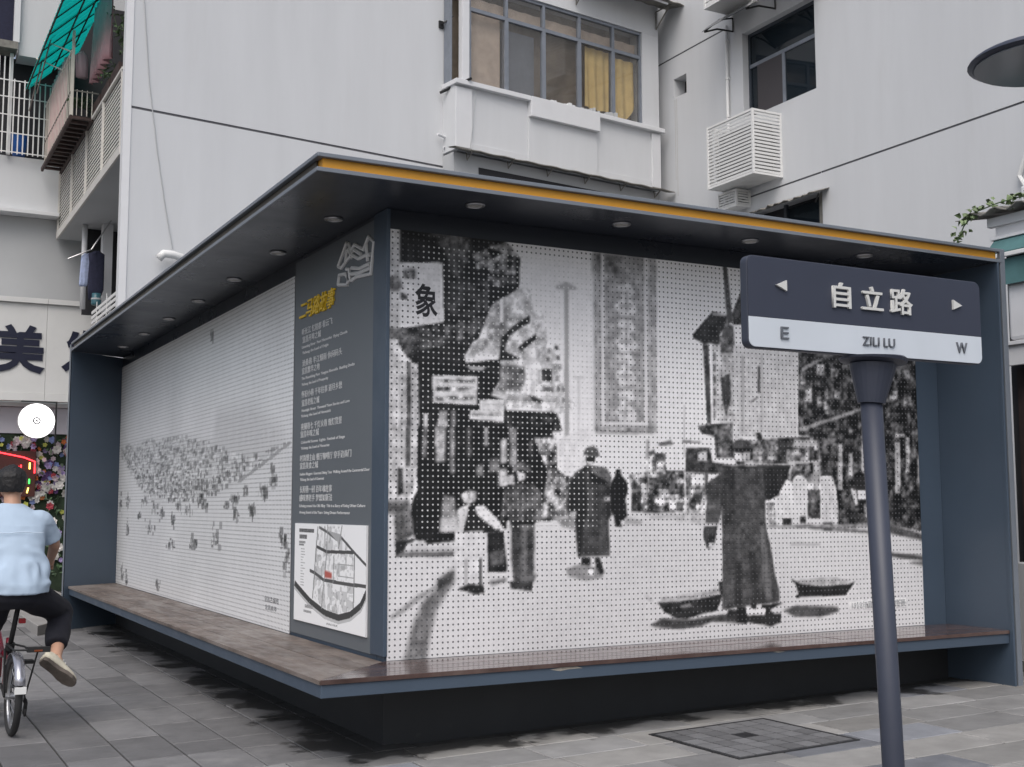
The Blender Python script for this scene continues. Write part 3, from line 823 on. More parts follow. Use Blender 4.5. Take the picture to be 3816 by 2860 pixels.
# the ink drawing on the side wall
lw, lh = 7.0, 2.72
h2, w2 = 272, 700
tex2 = np.clip((0.5*vnoise(h2, w2, 7) + 0.5*nrs.rand(h2, w2) - 0.5)*1.5+0.5, 0, 1)
im2 = np.full((h2, w2), 214.0) + (vnoise(h2, w2, 60)-0.5)*10
def uv2(y, z): return ((8.83-y)*100, (z-0.495)*100)      # u runs from the far end towards the corner
ENV = [(8.69,2.2),(7.7,2.21),(6.82,2.2),(5.41,2.17),(4.31,2.05),(3.44,1.91),(2.88,1.87),(1.92,1.93),(3.0,1.71),(4.02,1.56),(4.87,1.5),(6.06,1.51),(6.98,1.56),(7.64,1.72),(8.14,1.9),(8.67,2.08)]
em = pmask((h2, w2), [uv2(*p) for p in ENV]); es = blur(em, 5)
im2 = im2*(1-es*0.55) + es*0.55*188
hz = blur(pmask((h2, w2), [uv2(*p) for p in ((4.2,2.0),(4.09,2.35),(2.91,2.3),(2.15,2.08),(1.95,1.95),(3,1.85))]), 8)
im2 = im2 - hz*14*(0.5+tex2)
ys_, xs_ = np.nonzero(em > 0.5)
for k in range(1900):
    i = nrs.randint(len(ys_)); cy_, cx_ = ys_[i], xs_[i]
    a_, b_ = nrs.randint(1, 7), nrs.randint(1, 3)
    v_ = nrs.choice((80, 100, 125, 145, 235, 228)); fz = (2.25-0.495)*100; op_ = 0.18 + 0.32*min(1, max(0, (fz-cy_)/55.0))
    im2[max(0, cy_-b_):cy_+b_, max(0, cx_-a_):cx_+a_] = im2[max(0, cy_-b_):cy_+b_, max(0, cx_-a_):cx_+a_]*(1-op_) + v_*op_
for (yc, zc, a_, b_) in [(6.88,1.21,0.28,0.09),(5.79,1.06,0.25,0.07),(4.86,1.09,0.17,0.06),(4.00,1.16,0.21,0.12),(5.72,1.31,0.13,0.06),(6.28,1.36,0.14,0.05),(6.67,1.44,0.17,0.06),(3.33,1.37,0.10,0.05),(2.87,1.42,0.09,0.06),(2.54,1.57,0.12,0.08),(2.27,1.65,0.08,0.05),(2.02,1.18,0.10,0.06),(1.92,1.01,0.06,0.10),(8.64,1.48,0.09,0.09),(8.16,1.19,0.09,0.08),(7.45,1.35,0.11,0.05),(8.41,0.64,0.10,0.10),(8.14,0.60,0.08,0.08),(6.41,0.60,0.11,0.06),(4.33,3.06,0.05,0.05),(4.43,1.46,0.10,0.05),(5.09,1.41,0.14,0.05),(3.41,1.51,0.12,0.05),(3.06,1.57,0.07,0.03),(2.32,1.74,0.06,0.03),(3.66,1.46,0.06,0.03),(8.18,1.50,0.09,0.07),(7.2,1.5,.2,.05),(5.5,1.45,.15,.05),(4.6,1.5,.15,.05)]:
    cx_, cy_ = uv2(yc, zc)
    for k in range(26):
        x_ = int(cx_+nrs.randn()*a_*48); y_ = int(cy_+nrs.randn()*b_*52); a2_, b2_ = nrs.randint(1, 6), nrs.randint(1, 4)
        if 0 < x_ < w2 and 2 < y_ < h2:
            sl_ = (slice(max(0, y_-b2_), y_+b2_), slice(max(0, x_-a2_), x_+a2_)); im2[sl_] = im2[sl_]*0.55 + 0.45*nrs.choice((60, 85, 110, 150, 215))
for k in range(120):      # a road running up to the right
    t_ = k/119.0; x_, y_ = uv2(3.3-1.4*t_, 1.66+0.27*t_); im2[int(y_)-1:int(y_)+1, int(x_)-3:int(x_)+3] = 165
im2 = np.clip(im2 + (tex2-0.5)*6, 20, 232)
draw = perforated('drawing_panel', (-0.010, 8.80, 0), (0, -1, 0), (-1, 0, 0), 6.97, 0.505, 2.71, 0.0361, im2, M['print2'], K, (0.985, 0.99, 1.0))
tag(draw, 'glossy white perforated panel printed with a faint ink drawing of an old town')
box('backing_sheet', (-0.0045, 1.832, 0.506), (-0.0015, 8.799, 3.213), M['back_dark'], draw)
letters('caption', '宜昌古城图', M['back_dark'], draw, (-0.0105, 2.47, 0.70), (0, -1, 0), (0, 0, 1), 0.36, 0.045, 0.001)
letters('caption', '宜昌商埠', M['back_dark'], draw, (-0.0105, 2.45, 0.64), (0, -1, 0), (0, 0, 1), 0.30, 0.04, 0.001)
letters('printed_character', '象', M['ink_print'], photo, (0.188, -0.0106, 2.66), (1, 0, 0), (0, 0, 1), 0.16, 0.215, 0.0004, bold=0.02)
letters('caption_back', '1919年宜昌二马路街景', M['letterwhite'], photo, (3.82, -0.0112, 0.652), (1, 0, 0), (0, 0, 1), 0.60, 0.075, 0.003, bold=0.06)
letters('caption', '1919年宜昌二马路街景', M['greywall'], photo, (3.84, -0.0148, 0.662), (1, 0, 0), (0, 0, 1), 0.56, 0.055, 0.001)

# information panel on the side wall
info = box('info_panel', (-0.0075, 0.205, ZB+0.02), (-0.0005, 1.822, ZS-0.03), M['panelgrey'], K)
def line(t, y0, y1, zl, hh, m=None): letters('lettering', t, m or M['letter'], info, (-0.0079, y0, zl), (0, -1, 0), (0, 0, 1), y0-y1, hh, 0.0015, bold=0.006 if hh > 0.04 else 0.016)
CN, EN = 0.052, 0.027
TXT = [('听长江 忆陪都 看云飞', 1.648, 0.983, 2.728, CN), ('宜昌开埠之城', 1.632, 1.223, 2.667, CN), ('Listening River  Port Memories  Flying Clouds', 1.643, 0.683, 2.621, EN), ('Yichang: the Land of Origin', 1.632, 1.06, 2.577, EN),
 ('沧桑巷 半江烟雨 休闲码头', 1.629, 0.78, 2.489, CN), ('宜昌繁华之地', 1.635, 1.239, 2.431, CN), ('The Flourishing Port  Yangtze Riverside  Bustling Docks', 1.64, 0.538, 2.384, EN), ('Yichang: the Land of Prosperity', 1.638, 1.056, 2.339, EN),
 ('怀旧小巷 千年往事 道尽乡愁', 1.634, 0.772, 2.255, CN), ('宜昌老街之城', 1.629, 1.236, 2.19, CN), ('Nostalgic Street  Thousand Years Stories and Love', 1.626, 0.625, 2.143, EN), ('Yichang: the Land of Homesick', 1.642, 0.989, 2.103, EN),
 ('夜阑巷七 千灯火巷 观灯赏景', 1.638, 0.77, 2.013, CN), ('宜昌年味之城', 1.646, 1.237, 1.957, CN), ('Colourful Scenes  Lights  Festival of Stage', 1.632, 0.709, 1.906, EN), ('Yichang: the Land of Memories', 1.63, 1.013, 1.863, EN),
 ('时尚博主山 餐厅咖啡厅 穿手边商门', 1.646, 0.583, 1.779, CN), ('宜昌美食之城', 1.65, 1.245, 1.723, CN), ('Fashion Bloggers  Gourmet Dining Time  Walking Around the Commercial Door', 1.647, 0.245, 1.671, EN), ('Yichang: the Land of Gourmet', 1.639, 1.114, 1.631, EN),
 ('长阳巷一回 百年魂故事', 1.641, 0.952, 1.549, CN), ('感味到老手 梦想如斯法', 1.649, 0.943, 1.486, CN), ('Echoing around the Old Alley  This is a Story of Living Urban Culture', 1.647, 0.318, 1.438, EN), ('Among Sound of the Years  Living Dream Performance', 1.645, 0.601, 1.391, EN)]
for t_ in TXT: line(*t_)
letters('title_lettering', '二马路故事', M['gold'], info, (-0.0085, 1.69, 2.845), (0, -1, 0), (0, -0.02, 1), 0.77, 0.140, 0.012, bold=0.012, shear=0.25)
# outline emblem of upturned roofs
EM = [[(0.862,3.117),(0.699,3.253),(0.604,3.188),(0.547,3.211),(0.378,3.145),(0.292,3.214),(0.195,3.159),(0.243,2.959),(0.506,2.983),(0.597,2.974)],
      [(0.862,3.117),(0.80,3.095),(0.693,3.13),(0.60,3.15),(0.47,3.10),(0.36,3.10),(0.25,3.09)], [(0.72,3.11),(0.70,3.19),(0.66,3.20),(0.60,3.13)],
      [(0.858,2.987),(0.836,3.052),(0.716,3.04),(0.666,2.956),(0.858,2.987)], [(0.60,3.06),(0.45,3.03),(0.26,3.03)], [(0.62,3.02),(0.45,3.0),(0.25,3.0)], [(0.70,3.07),(0.65,3.06),(0.62,2.98),(0.68,2.97)],
      [(0.33,3.17),(0.30,3.05)], [(0.56,3.18),(0.42,3.12)], [(0.66,3.24),(0.58,3.16)]]
emb = MB()
for ln in EM: emb.tube([(-0.012, y, z) for y, z in ln], 0.014, 6)
obj('emblem', emb, M['letter'], info)
# map board
mpw, mph = 1.44, 0.70
h3, w3 = 210, 432
im3 = np.full((h3, w3), 224.0)
def mpx(x, z): return ((x-0.03)*300/1.0, z*300)
def road(pts, wd, v):
    global im3
    for (xa, za), (xb, zb) in zip(pts[:-1], pts[1:]):
        (a, b), (c, d) = mpx(xa, za), mpx(xb, zb); L_ = math.hypot(c-a, d-b)+1e-6; nx_, ny_ = -(d-b)/L_*wd, (c-a)/L_*wd
        m_ = pmask((h3, w3), [(a+nx_, b+ny_), (c+nx_, d+ny_), (c-nx_, d-ny_), (a-nx_, b-ny_)]); im3 = im3*(1-m_)+v*m_
inner = blur(pmask((h3, w3), [mpx(*p) for p in ((0.52,0.69),(1.0,0.69),(1.25,0.5),(1.25,0.17),(1.0,0.09),(0.66,0.13),(0.45,0.2))]), 2)
blk = (vnoise(h3, w3, 14) > 0.55)*1.0; im3 = im3 - inner*blk*34 - inner*(vnoise(h3, w3, 6) > 0.66)*24
R5 = [(0.04,0.265),(0.079,0.251),(0.383,0.158),(0.698,0.098),(0.977,0.084),(1.198,0.121),(1.382,0.191),(1.48,0.28)]
road([(x, z-0.03) for x, z in R5], 4, 180); road(R5, 6.5, 62)
for p, w_2, v_ in (([(0.373,0.372),(0.486,0.359),(0.674,0.319),(1.054,0.315),(1.246,0.316),(1.469,0.319)], 3.6, 80), ([(0.518,0.545),(0.727,0.515),(1.267,0.527)], 3.4, 72), ([(0.567,0.681),(0.721,0.653),(0.93,0.601)], 3, 95), ([(1.015,0.618),(1.267,0.523),(1.478,0.45)], 3, 78),
        ([(0.543,0.686),(0.51,0.534),(0.485,0.388),(0.446,0.177)], 2.4, 120), ([(0.742,0.699),(0.727,0.51),(0.702,0.372),(0.675,0.294),(0.636,0.118)], 2.4, 135), ([(1.267,0.513),(1.26,0.302),(1.251,0.163)], 2.4, 115), ([(1.027,0.698),(0.961,0.542)], 2, 120), ([(0.876,0.5),(0.861,0.304)], 2, 140), ([(0.96,0.44),(1.25,0.44)], 1.5, 150), ([(0.96,0.36),(1.25,0.36)], 1.5, 150)): road(p, w_2, v_)
m_ = pmask((h3, w3), [mpx(*p) for p in ((0.75,0.66),(1.0,0.64),(0.97,0.58),(0.88,0.61))]); im3 = im3*(1-m_)+160*m_
for (xa, xb, za, zb, v_) in ((0.127,0.458,0.64,0.664,70),(0.138,0.306,0.595,0.62,80),(0.13,0.27,0.562,0.575,110),(0.13,0.24,0.545,0.555,110),(0.253,0.42,0.07,0.085,120),(0.28,0.45,0.105,0.125,120),(0.746,0.958,0.022,0.030,150)):
    (a, b), (c, d) = mpx(xa, za), mpx(xb, zb); sl_ = (slice(int(b), int(d)+1), slice(int(a), int(c)+1)); im3[sl_] = v_ + (nrs.rand(*im3[sl_].shape)-0.3)*120
for k in range(14):
    (a, b) = mpx(0.17, 0.52-0.02*k); sl_ = (slice(int(b)-1, int(b)+1), slice(int(a), int(a)+nrs.randint(14, 34))); im3[sl_] = 120 + nrs.rand(*im3[sl_].shape)*90
def flat_print(name, P0, u, wdt, z0, hgt, img, m, parent, rgbimg=None):
    h, w = img.shape; us, vs = np.linspace(0, 1, w+1), np.linspace(0, 1, h+1); U, V = np.meshgrid(us, vs)
    P = np.array(P0)[None, None] + (U*wdt)[..., None]*np.array(u) + np.array((0, 0, 1.0))*(z0+V*hgt)[..., None]
    idx = np.arange((w+1)*(h+1)).reshape(h+1, w+1); q = np.stack([idx[:-1, :-1], idx[:-1, 1:], idx[1:, 1:], idx[1:, :-1]], -1).reshape(-1, 4); nf = len(q)
    me = bpy.data.meshes.new(name); me.vertices.add(len(P.reshape(-1, 3))); me.vertices.foreach_set('co', P.reshape(-1).astype(np.float32))
    me.loops.add(nf*4); me.loops.foreach_set('vertex_index', q.reshape(-1).astype(np.int32)); me.polygons.add(nf); me.polygons.foreach_set('loop_start', np.arange(0, nf*4, 4, dtype=np.int32)); me.update(calc_edges=True)
    ii = img[np.clip((V*h).astype(int), 0, h-1), np.clip((U*w).astype(int), 0, w-1)]; L = srgb2lin(ii)
    c = np.stack([L, L, L, np.ones_like(L)], -1)
    if rgbimg is not None:
        mk = rgbimg[np.clip((V*h).astype(int), 0, h-1), np.clip((U*w).astype(int), 0, w-1)]; c[..., 1] *= 1-0.75*mk; c[..., 2] *= 1-0.8*mk
    at = me.color_attributes.new('print', 'FLOAT_COLOR', 'POINT'); at.data.foreach_set('color', c.reshape(-1).astype(np.float32)); me.materials.append(m)
    return obj(name, me, None, parent)
redm = blur(pmask((h3, w3), [mpx(*p) for p in ((0.694,0.338),(0.838,0.338),(0.838,0.375),(0.694,0.387))]), 2); im3 = im3*(1-redm)+redm*170
mapb = box('map_board', (-0.020, 0.257, 0.622), (-0.008, 1.703, 1.328), M['whitetrim'], K, 0.002)
tag(mapb, 'white board with a printed street map')
flat_print('map_print', (-0.0212, 1.70, 0), (0, -1, 0), mpw, 0.625, mph, im3, M['print'], mapb, redm)
# ------------------------------------------------------------------ the white apartment block behind the booth
A_ = thing('apartment_building', 'white painted apartment block with bay window and jutting side wing behind the booth', 'building', (0, 0, 0))
FA = R(7.84); FP = Vector((0.05, 9.3, 0)); FU = Vector((math.cos(FA), math.sin(FA), 0)); FN = Vector((math.sin(FA), -math.cos(FA), 0))   # front: along, outward
def fp(s_, z, off=0.0): return FP + FU*s_ + Vector((0, 0, z)) + FN*off
FM = Matrix(((FU.x, -FN.x, 0, FP.x), (FU.y, -FN.y, 0, FP.y), (0, 0, 1, 0), (0, 0, 0, 1)))   # local x along, local -y outward
def fbox(name, s0, s1, o0, o1, z0, z1, m, parent=A_, bevel=0.0): return box(name, (s0, -o1, z0), (s1, -o0, z1), m, parent, bevel, FM)
wall('wall', FP, FU, FN, 0, 9.66, 0, 13.0, M['white'], A_, holes=[(0.0001, 5.05, 6.79, 6.825, 0.02)])
fbox('joint', 0.0, 5.05, -0.021, -0.012, 6.785, 6.83, M['joint'])
# short return at the left corner
box('wall', (0.0, 9.292, 0), (0.098, 9.292+0.16, 13.0), M['whitetrim'], A_)
# bay with the long window
BO = 0.34
fbox('bay_wall', 5.03, 9.40, 0.001, BO, 7.02, 8.06, M['white'])
fbox('bay_panel', 5.03, 5.34, BO, BO+0.04, 7.06, 8.03, M['whitetrim'], bevel=0.004)
fbox('bay_panel', 6.46, 7.93, BO, BO+0.035, 7.05, 7.80, M['white'], bevel=0.004)
fbox('bay_panel', 9.20, 9.40, BO, BO+0.04, 7.06, 8.03, M['whitetrim'], bevel=0.004)
fbox('bay_panel', 5.345, 9.195, BO, BO+0.02, 7.03, 7.16, M['white'], bevel=0.004)
fbox('window_sill', 5.00, 6.46, 0.002, BO+0.10, 8.062, 8.14, M['whitetrim'], bevel=0.006)
fbox('window_sill', 6.462, 7.93, 0.002, BO+0.12, 7.802, 8.135, M['whitetrim'], bevel=0.006)
fbox('window_sill', 7.932, 9.46, 0.002, BO+0.10, 8.062, 8.14, M['whitetrim'], bevel=0.006)
fbox('bay_wall', 9.02, 9.41, 0.001, BO, 8.142, 9.85, M['white'])
fbox('bay_wall', 5.03, 9.41, 0.001, BO, 9.852, 13.0, M['white'])
fbox('pillar', 5.18, 5.31, BO-0.12, BO, 8.142, 9.85, M['whitetrim'], bevel=0.004)
fbox('room_back', 5.10, 9.01, 0.012, 0.03, 8.142, 9.85, M['room'])
# window frame, lights and curtains
win = thing('window', None, None); win.parent = A_; del_keys = [k for k in win.keys()]
for k in del_keys: del win[k]
FR = [(5.312, 5.36), (6.03, 6.10), (6.80, 6.87), (7.57, 7.64), (8.33, 8.40), (8.97, 9.018)]
fbox('frame', 5.312, 9.018, BO-0.09, BO-0.03, 8.142, 8.19, M['frame'], win); fbox('frame', 5.312, 9.018, BO-0.09, BO-0.03, 9.36, 9.42, M['frame'], win); fbox('frame', 5.312, 9.018, BO-0.09, BO-0.03, 9.80, 9.848, M['frame'], win)
for a, b in FR: fbox('frame', a, b, BO-0.095, BO-0.025, 8.191, 9.359, M['frame'], win); fbox('frame', a+0.01, b-0.01, BO-0.095, BO-0.025, 9.421, 9.799, M['frame'], win)
for i in range(5):
    a, b = FR[i][1], FR[i+1][0]
    fbox('pane', a, b, BO-0.065, BO-0.06, 8.191, 9.359, M['glass'], win); fbox('pane', a-0.01, b+0.01, BO-0.065, BO-0.06, 9.421, 9.799, M['glass'], win)
fbox('frame', 5.032, 5.06, 0.02, BO-0.125, 8.142, 9.84, M['frame'], win); fbox('pane', 5.04, 5.045, 0.06, BO-0.13, 8.15, 9.83, M['glass'], win); fbox('frame', 5.036, 5.05, 0.06, BO-0.13, 9.36, 9.41, M['frame'], win)
def cloth(name, s0, s1, z0, z1, off, m, parent, waves=5, amp=0.02, sag=0.0, flare=0.0):
    b = MB(); nx, nz_ = 36, 14
    vs, fs = [], []
    for j in range(nz_+1):
        for i in range(nx+1):
            t, q = i/nx, j/nz_
            zlow = z0 + sag*(1-(2*t-1)**2)*-1
            z = zlow + (z1-zlow)*q
            s_ = s0 + (s1-s0)*(t + flare*(1-q)*(t-0.5))
            vs.append(fp(s_, z, off + amp*math.sin(t*waves*6.283+q)*(1.2-0.5*q)))
    for j in range(nz_):
        for i in range(nx): k = j*(nx+1)+i; fs.append((k, k+1, k+nx+2, k+nx+1))
    b.add(vs, fs); return obj(name, b, m, parent, smooth=True)
cloth('curtain', 5.33, 6.02, 8.15, 9.40, 0.17, M['curtain'], win, 2, 0.006)
cloth('curtain', 5.33, 9.0, 9.42, 9.66, 0.15, M['curtain'], win, 12, 0.02)
cloth('curtain', 7.80, 8.34, 8.30, 9.36, 0.20, M['ycurtain'], win, 3, 0.02, 0.03)
cloth('curtain', 8.36, 8.93, 8.52, 9.30, 0.21, M['ycurtain'], win, 2.5, 0.025, 0.33)
fbox('cupboard', 6.12, 6.78, 0.05, 0.10, 8.19, 9.3, M['frame'], win)
# rubble on the sill
for k in range(16):
    s_ = 6.9+1.4*k/15; w_3 = rng.uniform(0.03, 0.09)
    fbox('sill_rubble', s_, s_+w_3, BO+0.0, BO+rng.uniform(0.04, 0.09), 8.138, 8.138+rng.uniform(0.01, 0.06)*(1 if k < 8 else 1.7), M['greywall'] if k > 6 else M['whitetrim'], A_, 0.006)
# lintel edge strips and canopies
def canopy(name, s0, s1, z, off, m, droop=0.05, amp=0.012, parent=A_, freq=9.0, thick=0.012, back=0.0):
    b = MB(); nx = 40; rows = []
    for k, o in ((0, 0.002), (1, off*0.5), (2, off)):
        rows.append([(s0+(s1-s0)*i/nx, o, z - droop*k/2 + amp*math.sin(i*freq/6.0+k)) for i in range(nx+1)])
    vs = []
    for th in (0, -thick):
        for r_ in rows: vs += [fp(p[0], p[2]+th, back+p[1]) for p in r_]
    n1 = nx+1; fs = []
    for base in (0, 3*n1):
        for k in range(2):
            for i in range(nx): a = base+k*n1+i; fs.append((a, a+1, a+n1+1, a+n1))
    for i in range(nx): fs.append((2*n1+i, 2*n1+i+1, 5*n1+i+1, 5*n1+i))
    b.add(vs, fs); return obj(name, b, m, parent)
can = canopy('rain_canopy', 4.90, 9.55, 7.03, 0.24, M['grime'], 0.05, 0.008, back=BO)
for k in range(6):
    s_ = 5.25 + 0.8*k
    obj('bracket', MB().tube([fp(s_, 6.99, BO+0.2), fp(s_, 6.87, BO+0.03), fp(s_, 6.99, BO+0.005)], 0.012, 6), M['grime'], can)
fbox('wall', 5.03, 9.40, 0.001, BO-0.02, 5.5, 6.98, M['greywall'])
fbox('dark_gap', 5.5, 8.2, BO-0.018, BO-0.004, 6.50, 6.80, M['dark'])
up = canopy('rain_canopy', 7.3, 9.75, 10.42, 0.55, M['grime'], 0.12, 0.01, back=BO, freq=30)
for s_ in (7.5, 9.35): obj('bracket', MB().tube([fp(s_, 10.32, BO+0.45), fp(s_, 10.30, BO+0.02), fp(s_, 9.98, BO+0.02), fp(s_, 10.28, BO+0.35)], 0.014, 6), M['grime'], up)
obj('trim_tube', MB().tube([fp(7.95, 10.28, BO+0.48), fp(9.2, 10.26, BO+0.48)], 0.02, 8), M['whitetrim'], up)
# odds and ends on the front
obj('bracket', MB().tube([fp(4.98, 9.13, 0.005), fp(4.99, 9.14, 0.09), fp(5.14, 9.28, 0.12)], 0.014, 6).box((4.94, -0.03, 9.07), (5.02, -0.002, 9.19), FM), M['black'], A_)
obj('metal_bar', MB().tube([fp(4.93, 7.98, BO*0.2), fp(5.26, 8.17, BO+0.14)], 0.022, 6), M['black'], A_)
obj('drain_pipe', MB().tube([fp(4.87, 7.29, 0.10), fp(5.05, 7.27, 0.06), fp(5.05, 7.20, 0.05)], 0.022, 8), M['whitetrim'], A_)
obj('drain_pipe', MB().tube([fp(4.99, 7.11, 0.08), fp(5.08, 7.10, 0.05)], 0.016, 8), M['whitetrim'], A_)
obj('drain_pipe', MB().tube([fp(0.87, 4.62, 0.0), fp(0.86, 4.80, 0.10), fp(0.62, 4.83, 0.14), fp(0.50, 4.83, 0.14), fp(0.44, 4.76, 0.13)], [0.055]*5, 12), M['metalwhite'], A_, smooth=True)
obj('cable', MB().tube([fp(0.17, 13, 0.012), fp(0.17, 8.4, 0.012), fp(0.28, 7.2, 0.012), fp(0.42, 6.24, 0.012), fp(0.55, 5.5, 0.012), fp(0.66, 4.93, 0.03)], 0.007, 5), M['greywall'], A_)
obj('cable', MB().tube([fp(5.40, 8.0, BO+0.045), fp(5.36, 7.6, BO+0.05), fp(5.29, 7.05, BO+0.05)], 0.005, 5), M['greywall'], A_)

# side wing: plane x = 9.62 facing the street corner
WX = 9.62
wall('wall', (WX, 0, 0), (0, 1, 0), (-1, 0, 0), -4.0, 10.70, 0, 13.0, M['white'], A_,
     holes=[(6.44, 8.15, 7.75, 9.21, 0.22), (9.69, 10.06, 8.69, 9.04, 0.25), (6.38, 7.93, 5.0, 6.14, 0.2), (-3.999, 6.39, 6.415, 6.445, 0.02), (6.391, 8.95, 6.4151, 6.4449, 0.02), (8.56, 10.66, 9.435, 9.465, 0.02)])
for y0, y1, z in ((-4.0, 8.95, 6.43), (8.56, 10.66, 9.45)): box('joint', (WX+0.012, y0, z-0.02), (WX+0.021, y1, z+0.02), M['joint'], A_)
box('niche_back', (WX+0.24, 9.68, 8.68), (WX+0.26, 10.07, 9.05), M['dark'], A_)
wn_ = box('window', (WX+0.23, 6.43, 7.74), (WX+0.25, 8.16, 9.22), M['dark'], A_)
def wb(name, y0, y1, z0, z1, m, d0=0.12, d1=0.17): return box(name, (WX+d0, y0, z0), (WX+d1, y1, z1), m, wn_)
wb('frame', 6.442, 6.48, 7.752, 9.208, M['dframe']); wb('frame', 8.11, 8.148, 7.752, 9.208, M['dframe']); wb('frame', 6.481, 8.109, 7.752, 7.80, M['dframe']); wb('frame', 6.481, 8.109, 8.62, 8.68, M['frame']); wb('frame', 6.481, 8.109, 9.16, 9.208, M['dframe']); wb('frame', 7.27, 7.33, 7.801, 8.619, M['frame'])
wb('pane', 6.481, 7.269, 7.801, 8.619, M['dglass'], 0.14, 0.145); wb('pane', 7.331, 8.109, 7.801, 8.619, M['dglass'], 0.15, 0.155); wb('pane', 6.481, 8.109, 8.681, 9.159, M['dglass'], 0.14, 0.145)
wb('insect_screen', 7.331, 7.93, 7.801, 8.619, mat('insect_screen', (0.06, 0.055, 0.06), 0.9), 0.12, 0.124)
# curved polycarbonate awning over that window
aw = MB(); vs = []; n1 = 12
for k in range(n1+1):
    t = k/n1; vs += [(WX-0.004-0.62*t, 6.2, 9.62-0.20*t-0.20*t*t), (WX-0.004-0.62*t, 8.42, 9.62-0.20*t-0.20*t*t)]
aw.add(vs, [(2*k, 2*k+1, 2*k+3, 2*k+2) for k in range(n1)])
awo = obj('awning', aw, glass('smoked_polycarbonate', (0.05, 0.055, 0.06), 0.55, 0.15), A_)
sd = awo.modifiers.new('solid', 'SOLIDIFY'); sd.thickness = 0.006
for y in (6.3, 7.3, 8.36): obj('awning_bracket', MB().tube([(WX-0.61, y, 9.20), (WX-0.35, y, 9.30), (WX-0.02, y, 9.32), (WX-0.02, y, 9.55), (WX-0.3, y, 9.47), (WX-0.61, y, 9.21)], 0.016, 6), M['black'], awo)
# low broken window with a rusty sheet above
lw_ = box('window', (WX+0.19, 6.37, 4.99), (WX+0.21, 7.94, 6.15), M['dark'], A_)
box('frame', (WX+0.02, 6.40, 5.0), (WX+0.07, 6.47, 6.12), M['grime'], lw_); box('frame', (WX+0.02, 7.2, 5.0), (WX+0.07, 7.26, 6.12), M['dframe'], lw_)
box('pane', (WX+0.05, 6.48, 5.0), (WX+0.055, 7.19, 6.05), M['dglass'], lw_)
rs = MB(); vs = []; nx = 30
for i in range(nx+1):
    y = 6.22 + 1.75*i/nx; j = rng.uniform(-0.012, 0.012)
    vs += [(WX-0.003, y, 6.16), (WX-0.33+rng.uniform(-0.03, 0.03), y, 6.10+0.015*math.sin(i*1.9)+j-0.05)]
rs.add(vs, [(2*i, 2*i+1, 2*i+3, 2*i+2) for i in range(nx)])
rso = obj('rusty_sheet', rs, M['grime'], A_); sd = rso.modifiers.new('solid', 'SOLIDIFY'); sd.thickness = 0.008
obj('metal_bar', MB().tube([(WX-0.30, 6.12, 6.03), (WX-0.02, 6.5, 6.0)], 0.014, 6), M['black'], A_)
# downpipe
obj('drain_pipe', MB().tube([(WX-0.05, 8.50, 9.46), (WX-0.05, 8.49, 3.3)], 0.026, 10), M['metalwhite'], A_, smooth=True)
for z in (9.2, 8.55, 7.9, 6.3): obj('pipe_clip', MB().tube([(WX-0.05, 8.494, z-0.02), (WX-0.05, 8.494, z+0.02)], 0.032, 10).box((WX-0.03, 8.48, z-0.01), (WX-0.001, 8.51, z+0.01)), M['metalwhite'], A_)
# dirt runs below the niche
for (y0, y1, z0, z1) in ((9.98, 9.995, 6.9, 8.66), (10.03, 10.045, 7.2, 8.66)): box('dirt_run', (WX-0.0015, y0, z0), (WX-0.0005, y1, z1), mat('dirt_run', (0.50, 0.49, 0.465), 0.9, var=0.1, vscale=8), A_)
# slatted cages round the outdoor units
def cage(label, y0, y1, z0, z1, depth, front=True, side=True, nsl=17):
    t = thing('air_conditioner_cage', label, 'cage', (WX-depth/2, (y0+y1)/2, z0), 'white slatted air conditioner cages on the side wall')
    off = Vector((-(WX-depth/2), -(y0+y1)/2, -z0))
    def lb(name, lo, hi, m=M['metalwhite'], bv=0.0, rx=None):
        o = box(name, tuple(Vector(lo)+off), tuple(Vector(hi)+off), m, t, bv); return o
    x0, x1 = WX-depth, WX-0.002; p = 0.035
    for y in (y0, y1-p):
        for x in (x0, x1-p): lb('post', (x, y, z0), (x+p, y+p, z1))
    for z in (z0, z1-p):
        lb('rail', (x0+0.003, y0+p, z), (x0+p, y1-p, z+p)); lb('rail', (x0+p, y0+0.003, z), (x1-p, y0+p, z+p)); lb('rail', (x0+p, y1-p, z), (x1-p, y1-0.003, z+p))
    pit = (z1-z0-2*p)/nsl
    sl1 = MB().box((-0.004, 0, -pit*0.31), (0.004, y1-y0-2*p, pit*0.31), Matrix.Rotation(R(-4), 4, 'Y')).mesh('slat'); sl1.materials.append(M['metalwhite'])
    sl2 = MB().box((0, -0.004, -pit*0.31), (x1-x0-2*p, 0.004, pit*0.31), Matrix.Rotation(R(4), 4, 'X')).mesh('slat'); sl2.materials.append(M['metalwhite'])
    for k in range(nsl):
        z = z0+p+pit*(k+0.5)
        inst('slat', sl1, t, Vector((x0+p/2, y0+p, z))+off); inst('slat', sl2, t, Vector((x0+p, y0+p/2, z))+off); inst('slat', sl2, t, Vector((x0+p, y1-p/2, z))+off)
    lb('outdoor_unit', (x0+0.14, y0+0.14, z0+p+0.06), (x1-0.06, y1-0.14, z1-0.14), mat('unit_casing', (0.25, 0.25, 0.25), 0.6), 0.02)
    lb('bottom_tray', (x0+p, y0+p, z0+0.004), (x1-p, y1-p, z0+0.012))
    return t
cage('white slatted air conditioner cage under the dark recessed window', 7.235, 8.39, 6.555, 7.59, 0.59)
cage('white slatted air conditioner cage above the downpipe, higher up the side wall', 7.72, 8.40, 9.60, 10.55, 0.59, nsl=14)
cage('small white slatted cage tucked behind and below the big one', 8.02, 8.50, 6.25, 6.535, 0.30, nsl=5)

